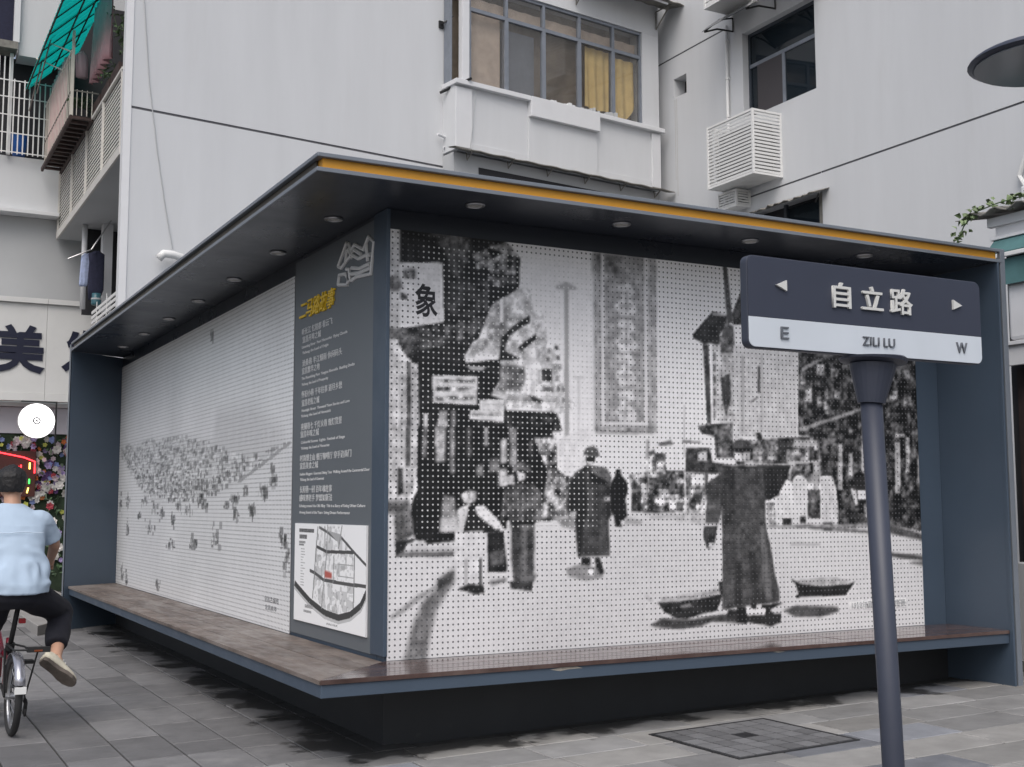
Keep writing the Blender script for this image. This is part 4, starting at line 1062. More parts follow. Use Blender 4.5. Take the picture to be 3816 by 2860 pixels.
# ------------------------------------------------------------------ left flank of the block: balcony, washing, grilles
box('wall', (1.10, 9.62, 0), (1.3, 15.5, 13.0), M['greywall'], A_)
M['softwhite'] = mat('balcony_white', (0.60, 0.58, 0.545), 0.7, var=0.06, vscale=3, dark=(0.50, 0.34, 0.17), dscale=0.9, damt=0.4, dlow=0.60)
B1 = box('balcony', (0.02, 9.46, 6.19), (1.098, 15.38, 6.27), M['greywall'], A_, 0.01)
box('edge_beam', (-0.012, 9.46, 6.18), (0.019, 15.40, 6.31), M['softwhite'], B1)
for k in range(5):
    y = 9.50 + 1.46*k; box('post', (-0.010, y-0.02, 6.312), (0.024, y+0.02, 7.36), M['softwhite'], B1)
sl = MB().box((-0.004, 0, -0.019), (0.004, 5.84, 0.019), Matrix.Rotation(R(8), 4, 'Y')).mesh('slat'); sl.materials.append(M['softwhite'])
for k in range(17): inst('slat', sl, B1, (0.032, 9.50, 6.35+0.0605*k))
box('rail', (-0.012, 9.46, 7.362), (0.03, 15.38, 7.40), M['softwhite'], B1)
# lower balcony with washing
box('pillar', (0.52, 13.75, 4.7), (0.68, 13.95, 6.188), M['whitetrim'], A_)
box('dark_recess', (0.30, 14.3, 4.7), (1.098, 14.34, 6.186), M['dark'], A_)
obj('drain_pipe', MB().tube([(0.265, 14.0, 4.75), (0.265, 14.0, 6.185)], 0.045, 10), M['whitetrim'], A_, smooth=True)
B2 = thing('slatted_guard', None, None); B2.parent = A_
for k in list(B2.keys()): del B2[k]
for k in range(5): box('slat', (0.035, 9.5, 4.00+0.075*k), (0.05, 11.6, 4.04+0.075*k), M['metalwhite'], B2)
for y in (9.5, 10.3, 11.1): box('post', (0.03, y, 3.95), (0.034, y+0.05, 4.42), M['metalwhite'], B2)
rod = obj('clothes_rod', MB().tube([(-0.06, 13.5, 5.48), (0.30, 13.5, 5.67), (0.72, 13.5, 6.40)], 0.012, 6), M['steel']); tag(rod, 'bent steel clothes rod slung below the louvred balcony', 'rod')
def garment(name, label, prof, y, m, depth=0.06, n=12):
    """prof: list of (z, x_left, x_right)"""
    b = MB(); rings = []
    for z, xa, xb in prof:
        ring = []
        for k in range(20):
            t = 2*math.pi*k/20; cx = (xa+xb)/2; hw = (xb-xa)/2
            wob = 0.012*math.sin(k*2.4+z*9)
            ring.append((cx+hw*math.cos(t), y+(depth/2+wob)*math.sin(t), z+0.01*math.sin(k*1.7)))
        rings.append(ring)
    b.rings(rings); o = obj(name, b, m, smooth=True); return tag(o, label, 'clothing', 'washing hung out on the balconies')
M['navy'] = mat('navy_cloth', (0.018, 0.02, 0.045), 0.9, var=0.2, vscale=20)
M['paleblue'] = mat('pale_blue_cloth', (0.34, 0.40, 0.58), 0.9, var=0.2, vscale=12)
M['pink'] = mat('faded_pink_cloth', (0.72, 0.40, 0.43), 0.9, var=0.12, vscale=5)
garment('dress', 'dark navy dress hanging from the bent clothes rod', [(5.63, 0.34, 0.42), (5.58, 0.24, 0.50), (5.45, 0.26, 0.50), (5.25, 0.25, 0.50), (5.0, 0.25, 0.50), (4.82, 0.26, 0.44)], 13.42, M['navy'])
garment('shirt', 'pale blue shirt hanging beside the navy dress', [(5.60, 0.20, 0.30), (5.55, 0.15, 0.34), (5.3, 0.14, 0.30), (5.1, 0.13, 0.27), (5.06, 0.14, 0.25)], 13.55, M['paleblue'])
bk = thing('barrel', 'teal banded barrel standing below the hanging dress', 'barrel', (0.37, 13.3, 4.72))
obj('body', MB().tube([(0, 0, 0), (0, 0, 0.02), (0, 0, 0.10), (0, 0, 0.12), (0, 0, 0.19)], [0.075, 0.08, 0.08, 0.072, 0.07], 16), mat('teal_plastic', (0.04, 0.12, 0.15), 0.35), bk, smooth=True)
obj('band', MB().tube([(0, 0, 0.085), (0, 0, 0.11)], 0.082, 16), M['greywall'], bk)
# upper railing with planters, curtain and the green awning
RL = thing('balcony_cage', 'cream barred balcony cage with a dark planter rack under the green awning', 'balcony', (-0.3, 13.5, 7.4))
def rl(name, lo, hi, m): return box(name, (lo[0]+0.3, lo[1]-13.5, lo[2]-7.4), (hi[0]+0.3, hi[1]-13.5, hi[2]-7.4), m, RL)
M['cream'] = mat('cream_paint', (0.66, 0.62, 0.55), 0.6, var=0.06, vscale=5)
bar = MB().box((-0.006, -0.007, 0), (0.006, 0.007, 1.06)).mesh('bar'); bar.materials.append(M['cream'])
for k in range(19): inst('bar', bar, RL, (0.0, 12.0-13.5+0.165*k, 0.04))
for k in range(4): inst('bar', bar, RL, (0.08+0.075*k, 12.0-13.5, 0.03), None, (1, 1, 0.38))
for z in (7.42, 7.80, 8.46): rl('rail', (-0.308, 11.98, z), (-0.292, 15.1, z+0.02), M['grime'] if z < 8 else M['cream'])
rl('corner_post', (-0.315, 11.96, 7.40), (-0.275, 12.0, 8.75), M['cream'])
rl('rail', (-0.28, 11.985, 7.80), (0.1, 12.0, 7.82), M['grime'])
M['rack'] = mat('dark_red_rack', (0.045, 0.025, 0.022), 0.7, var=0.4, vscale=8)
rl('rack_frame', (-0.33, 11.9, 7.33), (-0.29, 15.2, 7.395), M['rack']); rl('rack_frame', (-0.02, 11.9, 7.33), (0.018, 15.2, 7.395), M['rack'])
for k in range(14): rl('rack_slat', (-0.289, 11.9+0.24*k, 7.345), (-0.021, 11.97+0.24*k, 7.385), M['rack'])
for k in range(6): rl('planter', (-0.27, 12.05+0.5*k, 7.396), (-0.06, 12.45+0.5*k, 7.55), M['rack'] if k % 2 else M['dark'])
for k in range(3): rl('planter', (0.02, 9.9+0.75*k, 7.41), (0.24, 10.5+0.75*k, 7.62), M['rack'])
M['leaf'] = mat('balcony_leaf', (0.055, 0.10, 0.035), 0.6, rand=0.35, var=0.2, vscale=9)
def leaf_mesh(name, L, w, m):
    b = MB(); b.add([(0, 0, 0), (L*0.35, w*0.5, 0.01), (L, 0, -0.01), (L*0.35, -w*0.5, 0.01), (L*0.5, 0, 0.022)], [(0, 3, 4), (0, 4, 1), (1, 4, 2), (4, 3, 2)])
    me = b.mesh(name); me.materials.append(m); return me
def plant(name, label, c, rad, n, L, m, group, hgt=None, droop=0.0):
    t = thing(name, label, 'plant', (c[0], c[1], c[2]), group)
    st = MB()
    tips = []
    for k in range(7):
        a = rng.uniform(0, 6.28); rr = rng.uniform(0.4, 1)*rad; tip = Vector((math.cos(a)*rr, math.sin(a)*rr, rng.uniform(0.3, 1.0)*(hgt or rad)-droop*rr))
        st.tube([(0, 0, 0), tip*0.5+Vector((0, 0, 0.04)), tip], 0.004, 4); tips.append(tip)
    obj('stem', st, M['leaf'], t)
    f = MB()
    for k in range(n):
        tip = rng.choice(tips)*rng.uniform(0.3, 1.05) + Vector((rng.gauss(0, .18)*rad, rng.gauss(0, .18)*rad, rng.gauss(0, .12)*rad))
        E_ = Matrix.Translation(tip) @ Matrix.Rotation(rng.uniform(0, 6.28), 4, 'Z') @ Matrix.Rotation(rng.uniform(-0.9, 0.9), 4, 'Y') @ Matrix.Rotation(rng.uniform(-0.9, 0.9), 4, 'X')
        l_ = L*rng.uniform(0.6, 1.2); w2_ = l_*0.45
        f.add([E_ @ Vector(p) for p in ((0, 0, 0), (l_*0.4, w2_*0.5, 0.01), (l_, 0, -0.01), (l_*0.4, -w2_*0.5, 0.01))], [(0, 1, 2, 3)])
    me = bpy.data.meshes.new('foliage'); me.from_pydata(f.v, [], f.f); me.update()
    tag(obj('foliage', me, m, t), None, kind='stuff')
    return t
G = 'plants on the upper balcony'
plant('potted_plant', 'leafy green potted plant on the rack behind the cream bars', (-0.13, 12.3, 7.55), 0.25, 90, 0.10, M['leaf'], G, 0.32)
plant('potted_plant', 'green plant spilling over the balcony rail below the pink curtain', (0.13, 10.9, 7.62), 0.30, 110, 0.10, M['leaf'], G, 0.45)
plant('potted_plant', 'tall leafy plant beside the white wall corner on the balcony', (0.13, 9.95, 7.62), 0.25, 120, 0.09, M['leaf'], G, 0.75)
plant('hanging_plant', 'green foliage hanging at the top beside the teal awning', (0.05, 10.3, 9.05), 0.35, 130, 0.10, M['leaf'], G, 0.3, 0.2)
box('dark_recess', (1.06, 9.65, 7.3), (1.095, 15.3, 10.6), M['dark'], A_); box('dark_recess', (0.0, 15.40, 6.4), (1.055, 15.44, 10.6), M['dark'], A_)  # dark sheets added to paint the shade deep behind the curtains
def drape(name, label, x, y0, y1, z0, z1, m, waves, amp):
    b = MB(); vs, fs = [], []; nx, nz_ = 48, 10
    for j in range(nz_+1):
        for i in range(nx+1):
            t, q = i/nx, j/nz_; vs.append((x+amp*math.sin(t*waves*6.283+0.6*q)*(1.3-0.5*q), y0+(y1-y0)*t*(1-0.1*q), z0+(z1-z0)*q))
    for j in range(nz_):
        for i in range(nx): k = j*(nx+1)+i; fs.append((k, k+1, k+nx+2, k+nx+1))
    b.add(vs, fs); o = obj(name, b, m, smooth=True); sd_ = o.modifiers.new('solid', 'SOLIDIFY'); sd_.thickness = 0.006
    return tag(o, label, 'curtain', 'faded pink curtains on the balcony')
drape('curtain', 'long faded pink curtain hanging open beside the plants', 0.12, 11.35, 12.75, 8.20, 9.40, M['pink'], 6, 0.05)
drape('curtain', 'faded pink curtain hanging behind the cream balcony bars', -0.24, 13.1, 14.9, 7.55, 8.75, M['pink'], 7, 0.03)
garment('shirt', 'greyish pink shirt on a hanger under the teal awning', [(8.45, -0.18, -0.14), (8.40, -0.25, -0.08), (8.25, -0.25, -0.07), (8.05, -0.24, -0.06)], 12.05, mat('dusty_pink', (0.40, 0.30, 0.33), 0.9), 0.1)
# corrugated teal awning
M['teal'] = mat('teal_fibreglass', (0.008, 0.27, 0.25), 0.5, var=0.2, vscale=5, dark=(0.01, 0.12, 0.12), dscale=3, damt=0.35, dlow=0.6)
gnt = M['teal'].node_tree; _b = gnt.nodes['Principled BSDF']; _tr = gnt.nodes.new('ShaderNodeBsdfTranslucent'); _mx = gnt.nodes.new('ShaderNodeMixShader'); _tr.inputs[0].default_value = (0.005, 0.42, 0.38, 1); _mx.inputs[0].default_value = 0.6
_out = [x for x in gnt.nodes if x.type == 'OUTPUT_MATERIAL'][0]; gnt.links.new(_b.outputs[0], _mx.inputs[1]); gnt.links.new(_tr.outputs[0], _mx.inputs[2]); gnt.links.new(_mx.outputs[0], _out.inputs[0])
AWN = thing('awning', 'sloping teal corrugated awning on a dark frame above the cream balcony cage', 'awning', (-0.2, 13, 9.3))
def awz(x): return 8.78 + (x+0.62)*1.0
ao = Vector((0.2, -13, -9.3))
ys2 = [10.2+ (15.32-10.2)*k/7 for k in range(8)]
for k in range(7):
    b = MB(); vs = []; nn_ = 12
    for i in range(nn_+1):
        y = ys2[k] + (ys2[k+1]-ys2[k]+0.04)*i/nn_; w_4 = 0.012*math.sin(i*math.pi*0.75)
        vs += [Vector((-0.63, y, awz(-0.63)+w_4+0.006*(k % 2)))+ao, Vector((0.26, y, awz(0.26)+w_4+0.006*(k % 2)))+ao]
    b.add(vs, [(2*i, 2*i+1, 2*i+3, 2*i+2) for i in range(nn_)]); obj('corrugated_sheet', b, M['teal'], AWN)
for k in range(8): obj('purlin', MB().tube([Vector((-0.62, ys2[k], awz(-0.62)-0.03))+ao, Vector((0.16, ys2[k], awz(0.16)-0.03))+ao], 0.010, 5), M['rack'], AWN)
for x in (-0.62, -0.2, 0.05): obj('rafter', MB().tube([Vector((x, 10.2, awz(x)-0.045))+ao, Vector((x, 15.3, awz(x)-0.045))+ao], 0.014, 5), M['rack'], AWN)
for y in (12.1, 13.0): obj('strut', MB().tube([Vector((-0.30, y, 8.45))+ao, Vector((-0.58, y+1.2, 9.0))+ao], 0.012, 5), M['cream'], AWN)
for y in (13.6, 14.6): obj('strut', MB().tube([Vector((-0.62, y, 8.2))+ao, Vector((-0.5, y-0.9, 9.05))+ao], 0.012, 5), M['grime'], AWN)

# ------------------------------------------------------------------ the building across the lane end, with the hair salon below
S_ = thing('shop_building', 'grey rendered building with barred windows above the hair salon', 'building', (-3, 15.5, 0))
def sb(name, lo, hi, m, bevel=0.0, par=S_): return box(name, (lo[0]+3, lo[1]-15.5, lo[2]), (hi[0]+3, hi[1]-15.5, hi[2]), m, par, bevel)
sb('wall', (-8, 15.5, 4.75), (0.0, 15.8, 6.55), M['greywall']); sb('wall', (0.0, 15.5, 4.75), (1.1, 15.8, 13), M['greywall'])
sb('wall', (-8, 15.35, 6.62), (-0.005, 15.8, 7.58), M['white']); sb('ledge', (-8, 15.18, 6.552), (0.0, 15.8, 6.618), M['whitetrim'], 0.004)
sb('wall', (-8, 15.75, 7.582), (-0.006, 15.8, 9.48), M['dark']); sb('wall', (-0.76, 15.3, 9.40), (-0.005, 15.8, 13), M['white']); sb('wall', (-8, 15.5, 9.482), (-0.83, 15.8, 13), M['navy'])
sb('cornice', (-1.1, 15.05, 9.42), (-0.80, 15.5, 9.55), M['grime']); sb('trim', (-0.86, 15.2, 9.6), (-0.762, 15.32, 13), M['whitetrim'])
sb('pillar', (-0.90, 15.25, 7.585), (-0.84, 15.31, 9.40), M['metalwhite'])
sb('band', (-8, 15.3, 4.6), (1.098, 15.5, 4.74), M['greywall'])
# window bars
GR = thing('window_grille', 'white barred window grille with a blue tub behind it', 'grille', (-0.6, 15.2, 7.58))
gb = MB().box((-0.010, -0.010, 0), (0.010, 0.010, 1.28)).mesh('bar'); gb.materials.append(M['metalwhite'])
for k in range(13): inst('bar', gb, GR, (-0.62+0.085*k-0.02, 0, 0.0), None, (1, 1, 1.35 if k < 5 else 1.0+0.05*(k % 2)))
for z in (0.02, 0.36, 0.68, 1.0, 1.3): box('rail', (-0.66, -0.012, z), (0.42, -0.0105, z+0.02), M['metalwhite'], GR)
tb = thing('plastic_tub', 'blue plastic tub behind the window bars', 'tub', (-0.68, 15.45, 7.62))
obj('body', MB().tube([(0, 0, 0), (0, 0, 0.20), (0, 0, 0.34), (0, 0, 0.36)], [0.10, 0.13, 0.145, 0.15], 16), mat('blue_plastic', (0.02, 0.12, 0.42), 0.4, var=0.2), tb, smooth=True); obj('rim', MB().torus((0, 0, 0.36), (0, 0, 1), 0.148, 0.012, 20, 6), mat('blue_rim', (0.04, 0.2, 0.5), 0.4), tb)
# salon
YS = 14.95
SG = thing('shop_sign', 'large white salon fascia sign with bold black characters', 'sign', (-0.9, YS, 3.25))
def sgb(name, lo, hi, m, bev=0.003): return box(name, (lo[0]+0.9, lo[1]-YS, lo[2]-3.25), (hi[0]+0.9, hi[1]-YS, hi[2]-3.25), m, SG, bev)
M['fascia'] = mat('white_fascia', (0.62, 0.62, 0.61), 0.5, var=0.05, vscale=1.5, dark=(0.5, 0.5, 0.49), dscale=2, damt=0.4, dlow=0.6)
for a, b2 in ((-2.37, -1.272), (-1.268, -0.165), (-0.161, 0.94), (0.944, 2.0)):
    sgb('panel', (a, YS, 3.385), (b2, YS+0.25, 4.93), M['fascia']); sgb('lower_panel', (a, YS-0.02, 3.25), (b2, YS+0.25, 3.382), M['fascia']); sgb('top_flashing', (a, YS-0.06, 4.933), (b2, YS+0.3, 5.02), M['fascia'])
M['ink'] = mat('black_navy_letter', (0.008, 0.01, 0.03), 0.4)
so = Vector((0.9, -YS, -3.25))
letters('lettering', '美', M['ink'], SG, tuple(Vector((-0.98, YS-0.002, 3.72))+so), (1, 0, 0), (0, 0, 1), 0.80, 0.83, 0.02, bold=0.03)
letters('lettering', '发', M['ink'], SG, tuple(Vector((0.09, YS-0.002, 3.72))+so), (1, 0, 0), (0, 0, 1), 0.80, 0.80, 0.02, bold=0.03)
sb('soffit', (-8, 15.2, 3.18), (2.0, 16.4, 3.245), M['whitetrim']); 
M['glowwhite'] = mat('shop_ceiling', (0.55, 0.53, 0.58), 0.6)
sb('shop_ceiling', (-8, 15.4, 2.72), (2.0, 15.46, 3.17), M['glowwhite'])
sb('wall', (-8, 15.9, 0), (2.0, 16.0, 3.17), M['dark'])
# round lit sign hung below the fascia
RLn = thing('round_light_sign', 'round glowing white light sign hung under the salon fascia', 'light sign', (-0.30, 14.72, 2.90))
M['lamp'] = mat('lit_acrylic', (0.9, 0.9, 0.9), 0.4, emit=(1.0, 0.98, 0.99), estr=2.2)
def disc(y0, y1, r, n=48): return MB().tube([(0, y0, 0), (0, y1, 0)], r, n)
obj('casing', disc(0.0, 0.09, 0.295), M['metalwhite'], RLn); obj('face', disc(-0.006, -0.001, 0.285), M['lamp'], RLn)
obj('emblem', MB().torus((0, -0.018, 0), (0, 1, 0), 0.052, 0.013, 24, 5).box((-0.03, -0.012, -0.008), (0.03, -0.008, 0.008), Matrix.Rotation(R(45), 4, 'Y')).box((-0.03, -0.013, -0.008), (0.03, -0.0125, 0.008), Matrix.Rotation(R(-45), 4, 'Y')), M['black'], RLn)
obj('bracket', MB().box((0.30, 0.03, -0.42), (0.325, 0.06, 0.34)).box((-0.25, 0.03, 0.315), (0.299, 0.06, 0.34)), M['black'], RLn)
# flower wall
FWm = thing('flower_wall', 'wall of artificial flowers and leaves beside the salon entrance', 'flower wall', (-0.3, 15.4, 0))
box('backing', (-3.2, 0.0, 0.0), (1.6, 0.04, 2.70), mat('dark_green_backing', (0.02, 0.035, 0.018), 0.9, var=0.4, vscale=8), FWm)
def flower_mesh(col, n=6, r=0.05, name='flower'):
    b = MB()
    for ring, (rr, tilt, off) in enumerate(((r, 0.25, 0), (r*0.62, 0.7, 0.4))):
        for k in range(n):
            a = 2*math.pi*k/n + off; d = Vector((math.cos(a), 0, math.sin(a))); e = Vector((-math.sin(a), 0, math.cos(a)))
            o = Vector((0, -0.006*ring, 0)); tip = d*rr*math.cos(tilt) + Vector((0, -rr*math.sin(tilt), 0)) + o
            b.add([o, o + d*rr*0.55 + e*rr*0.42 + Vector((0, -rr*0.25, 0)), tip, o + d*rr*0.55 - e*rr*0.42 + Vector((0, -rr*0.25, 0))], [(0, 1, 2, 3)])
    me = bpy.data.meshes.new(name); me.from_pydata(b.v, [], b.f); me.update(); me.materials.append(mat('petal', col, 0.7, rand=0.2)); return me
FM_ = [flower_mesh(c, n, r) for c, n, r in (((0.62, 0.60, 0.58), 7, 0.062), ((0.60, 0.50, 0.54), 6, 0.05), ((0.34, 0.27, 0.48), 6, 0.05), ((0.24, 0.30, 0.55), 6, 0.048), ((0.55, 0.17, 0.05), 5, 0.04), ((0.50, 0.52, 0.12), 5, 0.042), ((0.10, 0.05, 0.16), 6, 0.05), ((0.35, 0.05, 0.07), 6, 0.05))]
LFm = leaf_mesh('leaf', 0.12, 0.06, mat('flower_wall_leaf', (0.06, 0.11, 0.05), 0.6, rand=0.5, var=0.2, vscale=12)); LFg = leaf_mesh('leaf', 0.13, 0.05, mat('grey_green_leaf', (0.16, 0.22, 0.15), 0.6, rand=0.4))
nfl = 0
for k in range(400):
    x, z = rng.uniform(-0.72, 0.60), rng.uniform(0.45, 2.66)
    if z < 1.55 and rng.random() < 0.75: continue
    if nfl > 290: break
    wts = (3, 3, 2.4, 1.6, 0.5, 0.6, 1.2, 0.8) if z > 2.1 else (3.2, 1.0, 0.8, 0.4, 1.0, 0.8, 1.4, 0.5)
    me = rng.choices(FM_, wts)[0]
    inst('flower', me, FWm, (x, -0.02-rng.uniform(0, 0.07), z), (rng.uniform(-0.5, 0.5), rng.uniform(0, 6.28), rng.uniform(-0.6, 0.6)), (rng.uniform(0.9, 1.5),)*3); nfl += 1
for k in range(290):
    x, z = rng.uniform(-0.72, 0.60), rng.uniform(0.2, 2.66)
    if z > 1.8 and rng.random() < 0.45: continue
    inst('leaf', rng.choice((LFm, LFm, LFg)), FWm, (x, -0.01-rng.uniform(0, 0.05), z), (rng.uniform(-1, 1), rng.uniform(-1, 1)+0.6, rng.uniform(0, 6.28)), (rng.uniform(0.7, 1.4),)*3)
# neon panel
NS = thing('neon_sign', 'small red and green neon sign glowing on the flower wall', 'neon sign', (-0.42, 15.28, 2.05))
box('panel', (-0.42, 0.0, -0.42), (0.20, 0.02, 0.36), mat('neon_backing', (0.06, 0.015, 0.012), 0.5), NS)
NR = mat('neon_red', (0.5, 0.02, 0.02), 0.4, emit=(1.0, 0.03, 0.04), estr=4.0); NGm = mat('neon_green', (0.02, 0.5, 0.05), 0.4, emit=(0.05, 1.0, 0.10), estr=3.0); NYm = mat('neon_yellow', (0.5, 0.4, 0.05), 0.4, emit=(1.0, 0.75, 0.15), estr=3.0)
obj('tube', MB().tube([(-0.40, -0.02, 0.33), (0.0, -0.02, 0.25), (0.18, -0.02, 0.18), (0.18, -0.02, -0.02)], 0.012, 6), NR, NS)
for x, z in ((-0.08, 0.10), (-0.04, 0.12), (-0.08, 0.02), (-0.03, 0.04)): obj('tube', MB().tube([(x, -0.02, z), (x, -0.02, z-0.06)], 0.012, 6), NR, NS)
obj('tube', MB().tube([(0.10, -0.02, 0.16), (0.10, -0.02, 0.05)], 0.014, 6), NYm, NS)
for x, z in ((-0.10, -0.10), (-0.05, -0.10), (-0.08, -0.17)): obj('tube', MB().tube([(x-0.02, -0.02, z), (x+0.03, -0.02, z-0.05)], 0.013, 6), NGm, NS)
obj('tube', MB().tube([(0.10, -0.02, -0.12), (0.10, -0.02, -0.20)], 0.012, 6), NGm, NS); obj('tube', MB().tube([(0.09, -0.02, -0.27), (0.07, -0.02, -0.36)], 0.012, 6), NYm, NS)
# low step in front of the salon, at the far end of the booth
stp = obj('concrete_step', MB().prism([(-1.02, 7.9), (-0.72, 8.45), (-0.20, 9.0), (0.0, 9.25), (0.0, 15.3), (-1.25, 15.3), (-1.02, 11.6)], -0.03, 0.10), mat('pale_concrete', (0.27, 0.26, 0.25), 0.85, var=0.12, vscale=3, bump=0.15, bscale=40), None, 0.01)
tag(stp, 'low pale concrete step leading to the salon entrance', 'step')
pot = thing('wooden_crate', 'weathered low wooden crate on the concrete step', 'crate', (-0.70, 12.6, 0.10))
for z in (0.0, 0.09, 0.18): box('plank', (-0.28, -0.12, z), (0.30, -0.10, z+0.075), M['wood'], pot)
for x in (-0.27, 0.27): box('post', (x, -0.098, 0), (x+0.03, 0.12, 0.27), M['wood'], pot)
box('top', (-0.29, -0.13, 0.272), (0.31, 0.14, 0.295), M['wood'], pot)

# ------------------------------------------------------------------ stall beyond the right end of the booth
ST = thing('street_stall', 'small stall with teal awning and corrugated roof beyond the booth end', 'stall', (6.2, -1, 0.1))
def tb_(name, lo, hi, m, bev=0.0, par=ST): return box(name, (lo[0]-6.2, lo[1]+1, lo[2]-0.1), (hi[0]-6.2, hi[1]+1, hi[2]-0.1), m, par, bev)
M['tealdull'] = mat('dull_teal_awning', (0.075, 0.17, 0.175), 0.7, var=0.2, vscale=4)
tb_('fascia_board', (6.2, -2.6, 4.00), (6.26, 0.56, 4.085), M['whitetrim'], 0.004); tb_('fascia_board', (6.24, -2.6, 3.90), (6.30, 0.50, 3.995), M['whitetrim'], 0.004)
tb_('gutter', (6.16, -2.6, 3.862), (6.30, 0.50, 3.89), M['whitetrim'], 0.004)
aws = MB(); aws.prism([(-0.02, 3.86-0.1), (-0.16, 3.71-0.1), (-0.15, 3.695-0.1), (0.02, 3.84-0.1)], -1.6, 1.47, Matrix(((1, 0, 0, 0), (0, 0, 1, 0), (0, 1, 0, 0), (0, 0, 0, 1)))); obj('awning_cloth', aws, M['tealdull'], ST)
tb_('awning_edge', (6.03, -2.6, 3.66), (6.06, 0.47, 3.70), M['metalwhite'], 0.006)
tb_('awning_valance', (6.09, -2.6, 3.42), (6.10, 0.44, 3.655), M['tealdull'])
tb_('shutter_roll', (6.14, 0.10, 2.92), (6.30, 0.32, 3.46), M['whitetrim'], 0.03)
tb_('shelf', (6.10, -2.6, 2.87), (6.6, 0.39, 2.905), M['whitetrim'], 0.004); tb_('fascia_board', (6.13, -2.6, 2.69), (6.17, 0.37, 2.868), M['whitetrim'], 0.004)
tb_('opening', (6.32, -2.6, 0.95), (6.36, 0.40, 2.685), mat('dark_red_brown', (0.03, 0.018, 0.016), 0.8, var=0.4, vscale=5)); tb_('counter', (6.12, -2.6, 0.0), (6.36, 0.40, 0.945), M['greywall'], 0.01)
tb_('back_wall', (6.37, -2.6, 0.0), (8.6, 0.5, 3.89), M['dark'])
crg = MB(); vs = []; n2 = 60
for i in range(n2+1):
    y = -2.6+1 + 3.4*i/n2
    vs += [(-0.14, y, 4.02+0.025*math.sin(i*1.35)), (2.4, y, 4.45+0.025*math.sin(i*1.35))]
crg.add(vs, [(2*i, 2*i+1, 2*i+3, 2*i+2) for i in range(n2)]); o = obj('corrugated_roof', crg, M['grime'], ST); sd = o.modifiers.new('solid', 'SOLIDIFY'); sd.thickness = 0.008
tb_('cabinet', (6.55, -1.2, 4.20), (7.2, 0.46, 4.42), M['whitetrim'], 0.02)
vine = thing('climbing_vine', 'pale green vine trailing over the corrugated stall roof', 'vine', (6.1, 0.6, 4.1))
stv = MB(); path = [(0.1, -1.2, 0.12), (0.05, -0.6, 0.10), (0.0, -0.25, 0.08), (0.0, 0.0, 0.05), (-0.02, 0.12, -0.06), (-0.04, 0.20, -0.22), (-0.05, 0.30, -0.36)]
stv.tube(path, 0.006, 5); obj('stem', stv, M['leaf'], vine)
M['vineleaf'] = mat('vine_leaf', (0.17, 0.23, 0.11), 0.6, rand=0.3)
vl = [leaf_mesh('leaf', s_, s_*0.9, M['vineleaf']) for s_ in (0.055, 0.075)]
for k in range(110):
    t = rng.random()*(len(path)-1.001); i = int(t); p = Vector(path[i]).lerp(Vector(path[i+1]), t-i)
    inst('leaf', rng.choice(vl), vine, p+Vector((rng.gauss(0, .03), rng.gauss(0, .035), rng.gauss(0.01, .03))), (rng.uniform(-1, 1), rng.uniform(-1, 1), rng.uniform(0, 6.28)))
# corrugated conduit on the wing wall
obj('conduit', MB().tube([(WX-0.05, 2.4, 6.0), (WX-0.05, 2.75, 5.75), (WX-0.05, 2.86, 5.5), (WX-0.05, 2.75, 5.3), (WX-0.05, 2.6, 5.2)], 0.03, 8), M['metalwhite'], A_)

# ------------------------------------------------------------------ street lamp head reaching in at the top right
LP = thing('street_lamp', 'dark street lamp with a flat oval head reaching in over the booth', 'street lamp', (5.35, -2.6, gz(5.35)))
lo_ = Vector((5.35, -2.6, gz(5.35)))
def lpt(p): return tuple(Vector(p)-lo_)
obj('pole', MB().tube([lpt((5.35, -2.6, gz(5.35))), lpt((5.35, -2.6, 0.8)), lpt((5.35, -2.6, 4.75))], [0.09, 0.07, 0.05], 14), M['poleblue'], LP, smooth=True)
obj('arm', MB().tube([lpt((5.35, -2.6, 4.70)), lpt((4.9, -2.35, 4.86)), lpt((4.25, -2.05, 4.70))], 0.035, 10), M['poleblue'], LP, smooth=True)
hc = Vector((3.875, -1.895, 4.40)); ax = Vector((-0.84, 0.54, 0.0)); sd_v = Vector((0, 0, 1)).cross(ax).normalized(); upv = ax.cross(sd_v)
hm_ = MB(); rings = []
for k in range(9):
    t = k/8; hh = (-0.045 + 0.11*t); rr = math.sqrt(max(0.0, 1-(t*0.96)**2.2)) if k else 0.93
    rings.append([hc + ax*(0.48*rr*math.cos(a)) + sd_v*(0.48*rr*math.sin(a)) + upv*hh for a in [2*math.pi*i/36 for i in range(36)]])
hm_.rings([[Vector(lpt(p)) for p in r_] for r_ in rings]); obj('lamp_head', hm_, M['poleblue'], LP, smooth=False)
obj('lens', MB().rings([[Vector(lpt(hc + ax*(0.437*math.cos(a)) + sd_v*(0.437*math.sin(a)) + upv*q)) for a in [2*math.pi*i/30 for i in range(30)]] for q in (-0.056, -0.047)]), mat('lamp_lens_dark', (0.10, 0.11, 0.125), 0.15), LP)
obj('cable', MB().tube([lpt(hc+upv*0.02-ax*0.2+sd_v*0.26), lpt(hc-upv*0.08+ax*0.05+sd_v*0.1), lpt(hc-upv*0.085+ax*0.1-sd_v*0.05), lpt(hc-upv*0.08-ax*0.1), lpt(hc-upv*0.06-ax*0.3)], 0.012, 6), M['black'], LP)

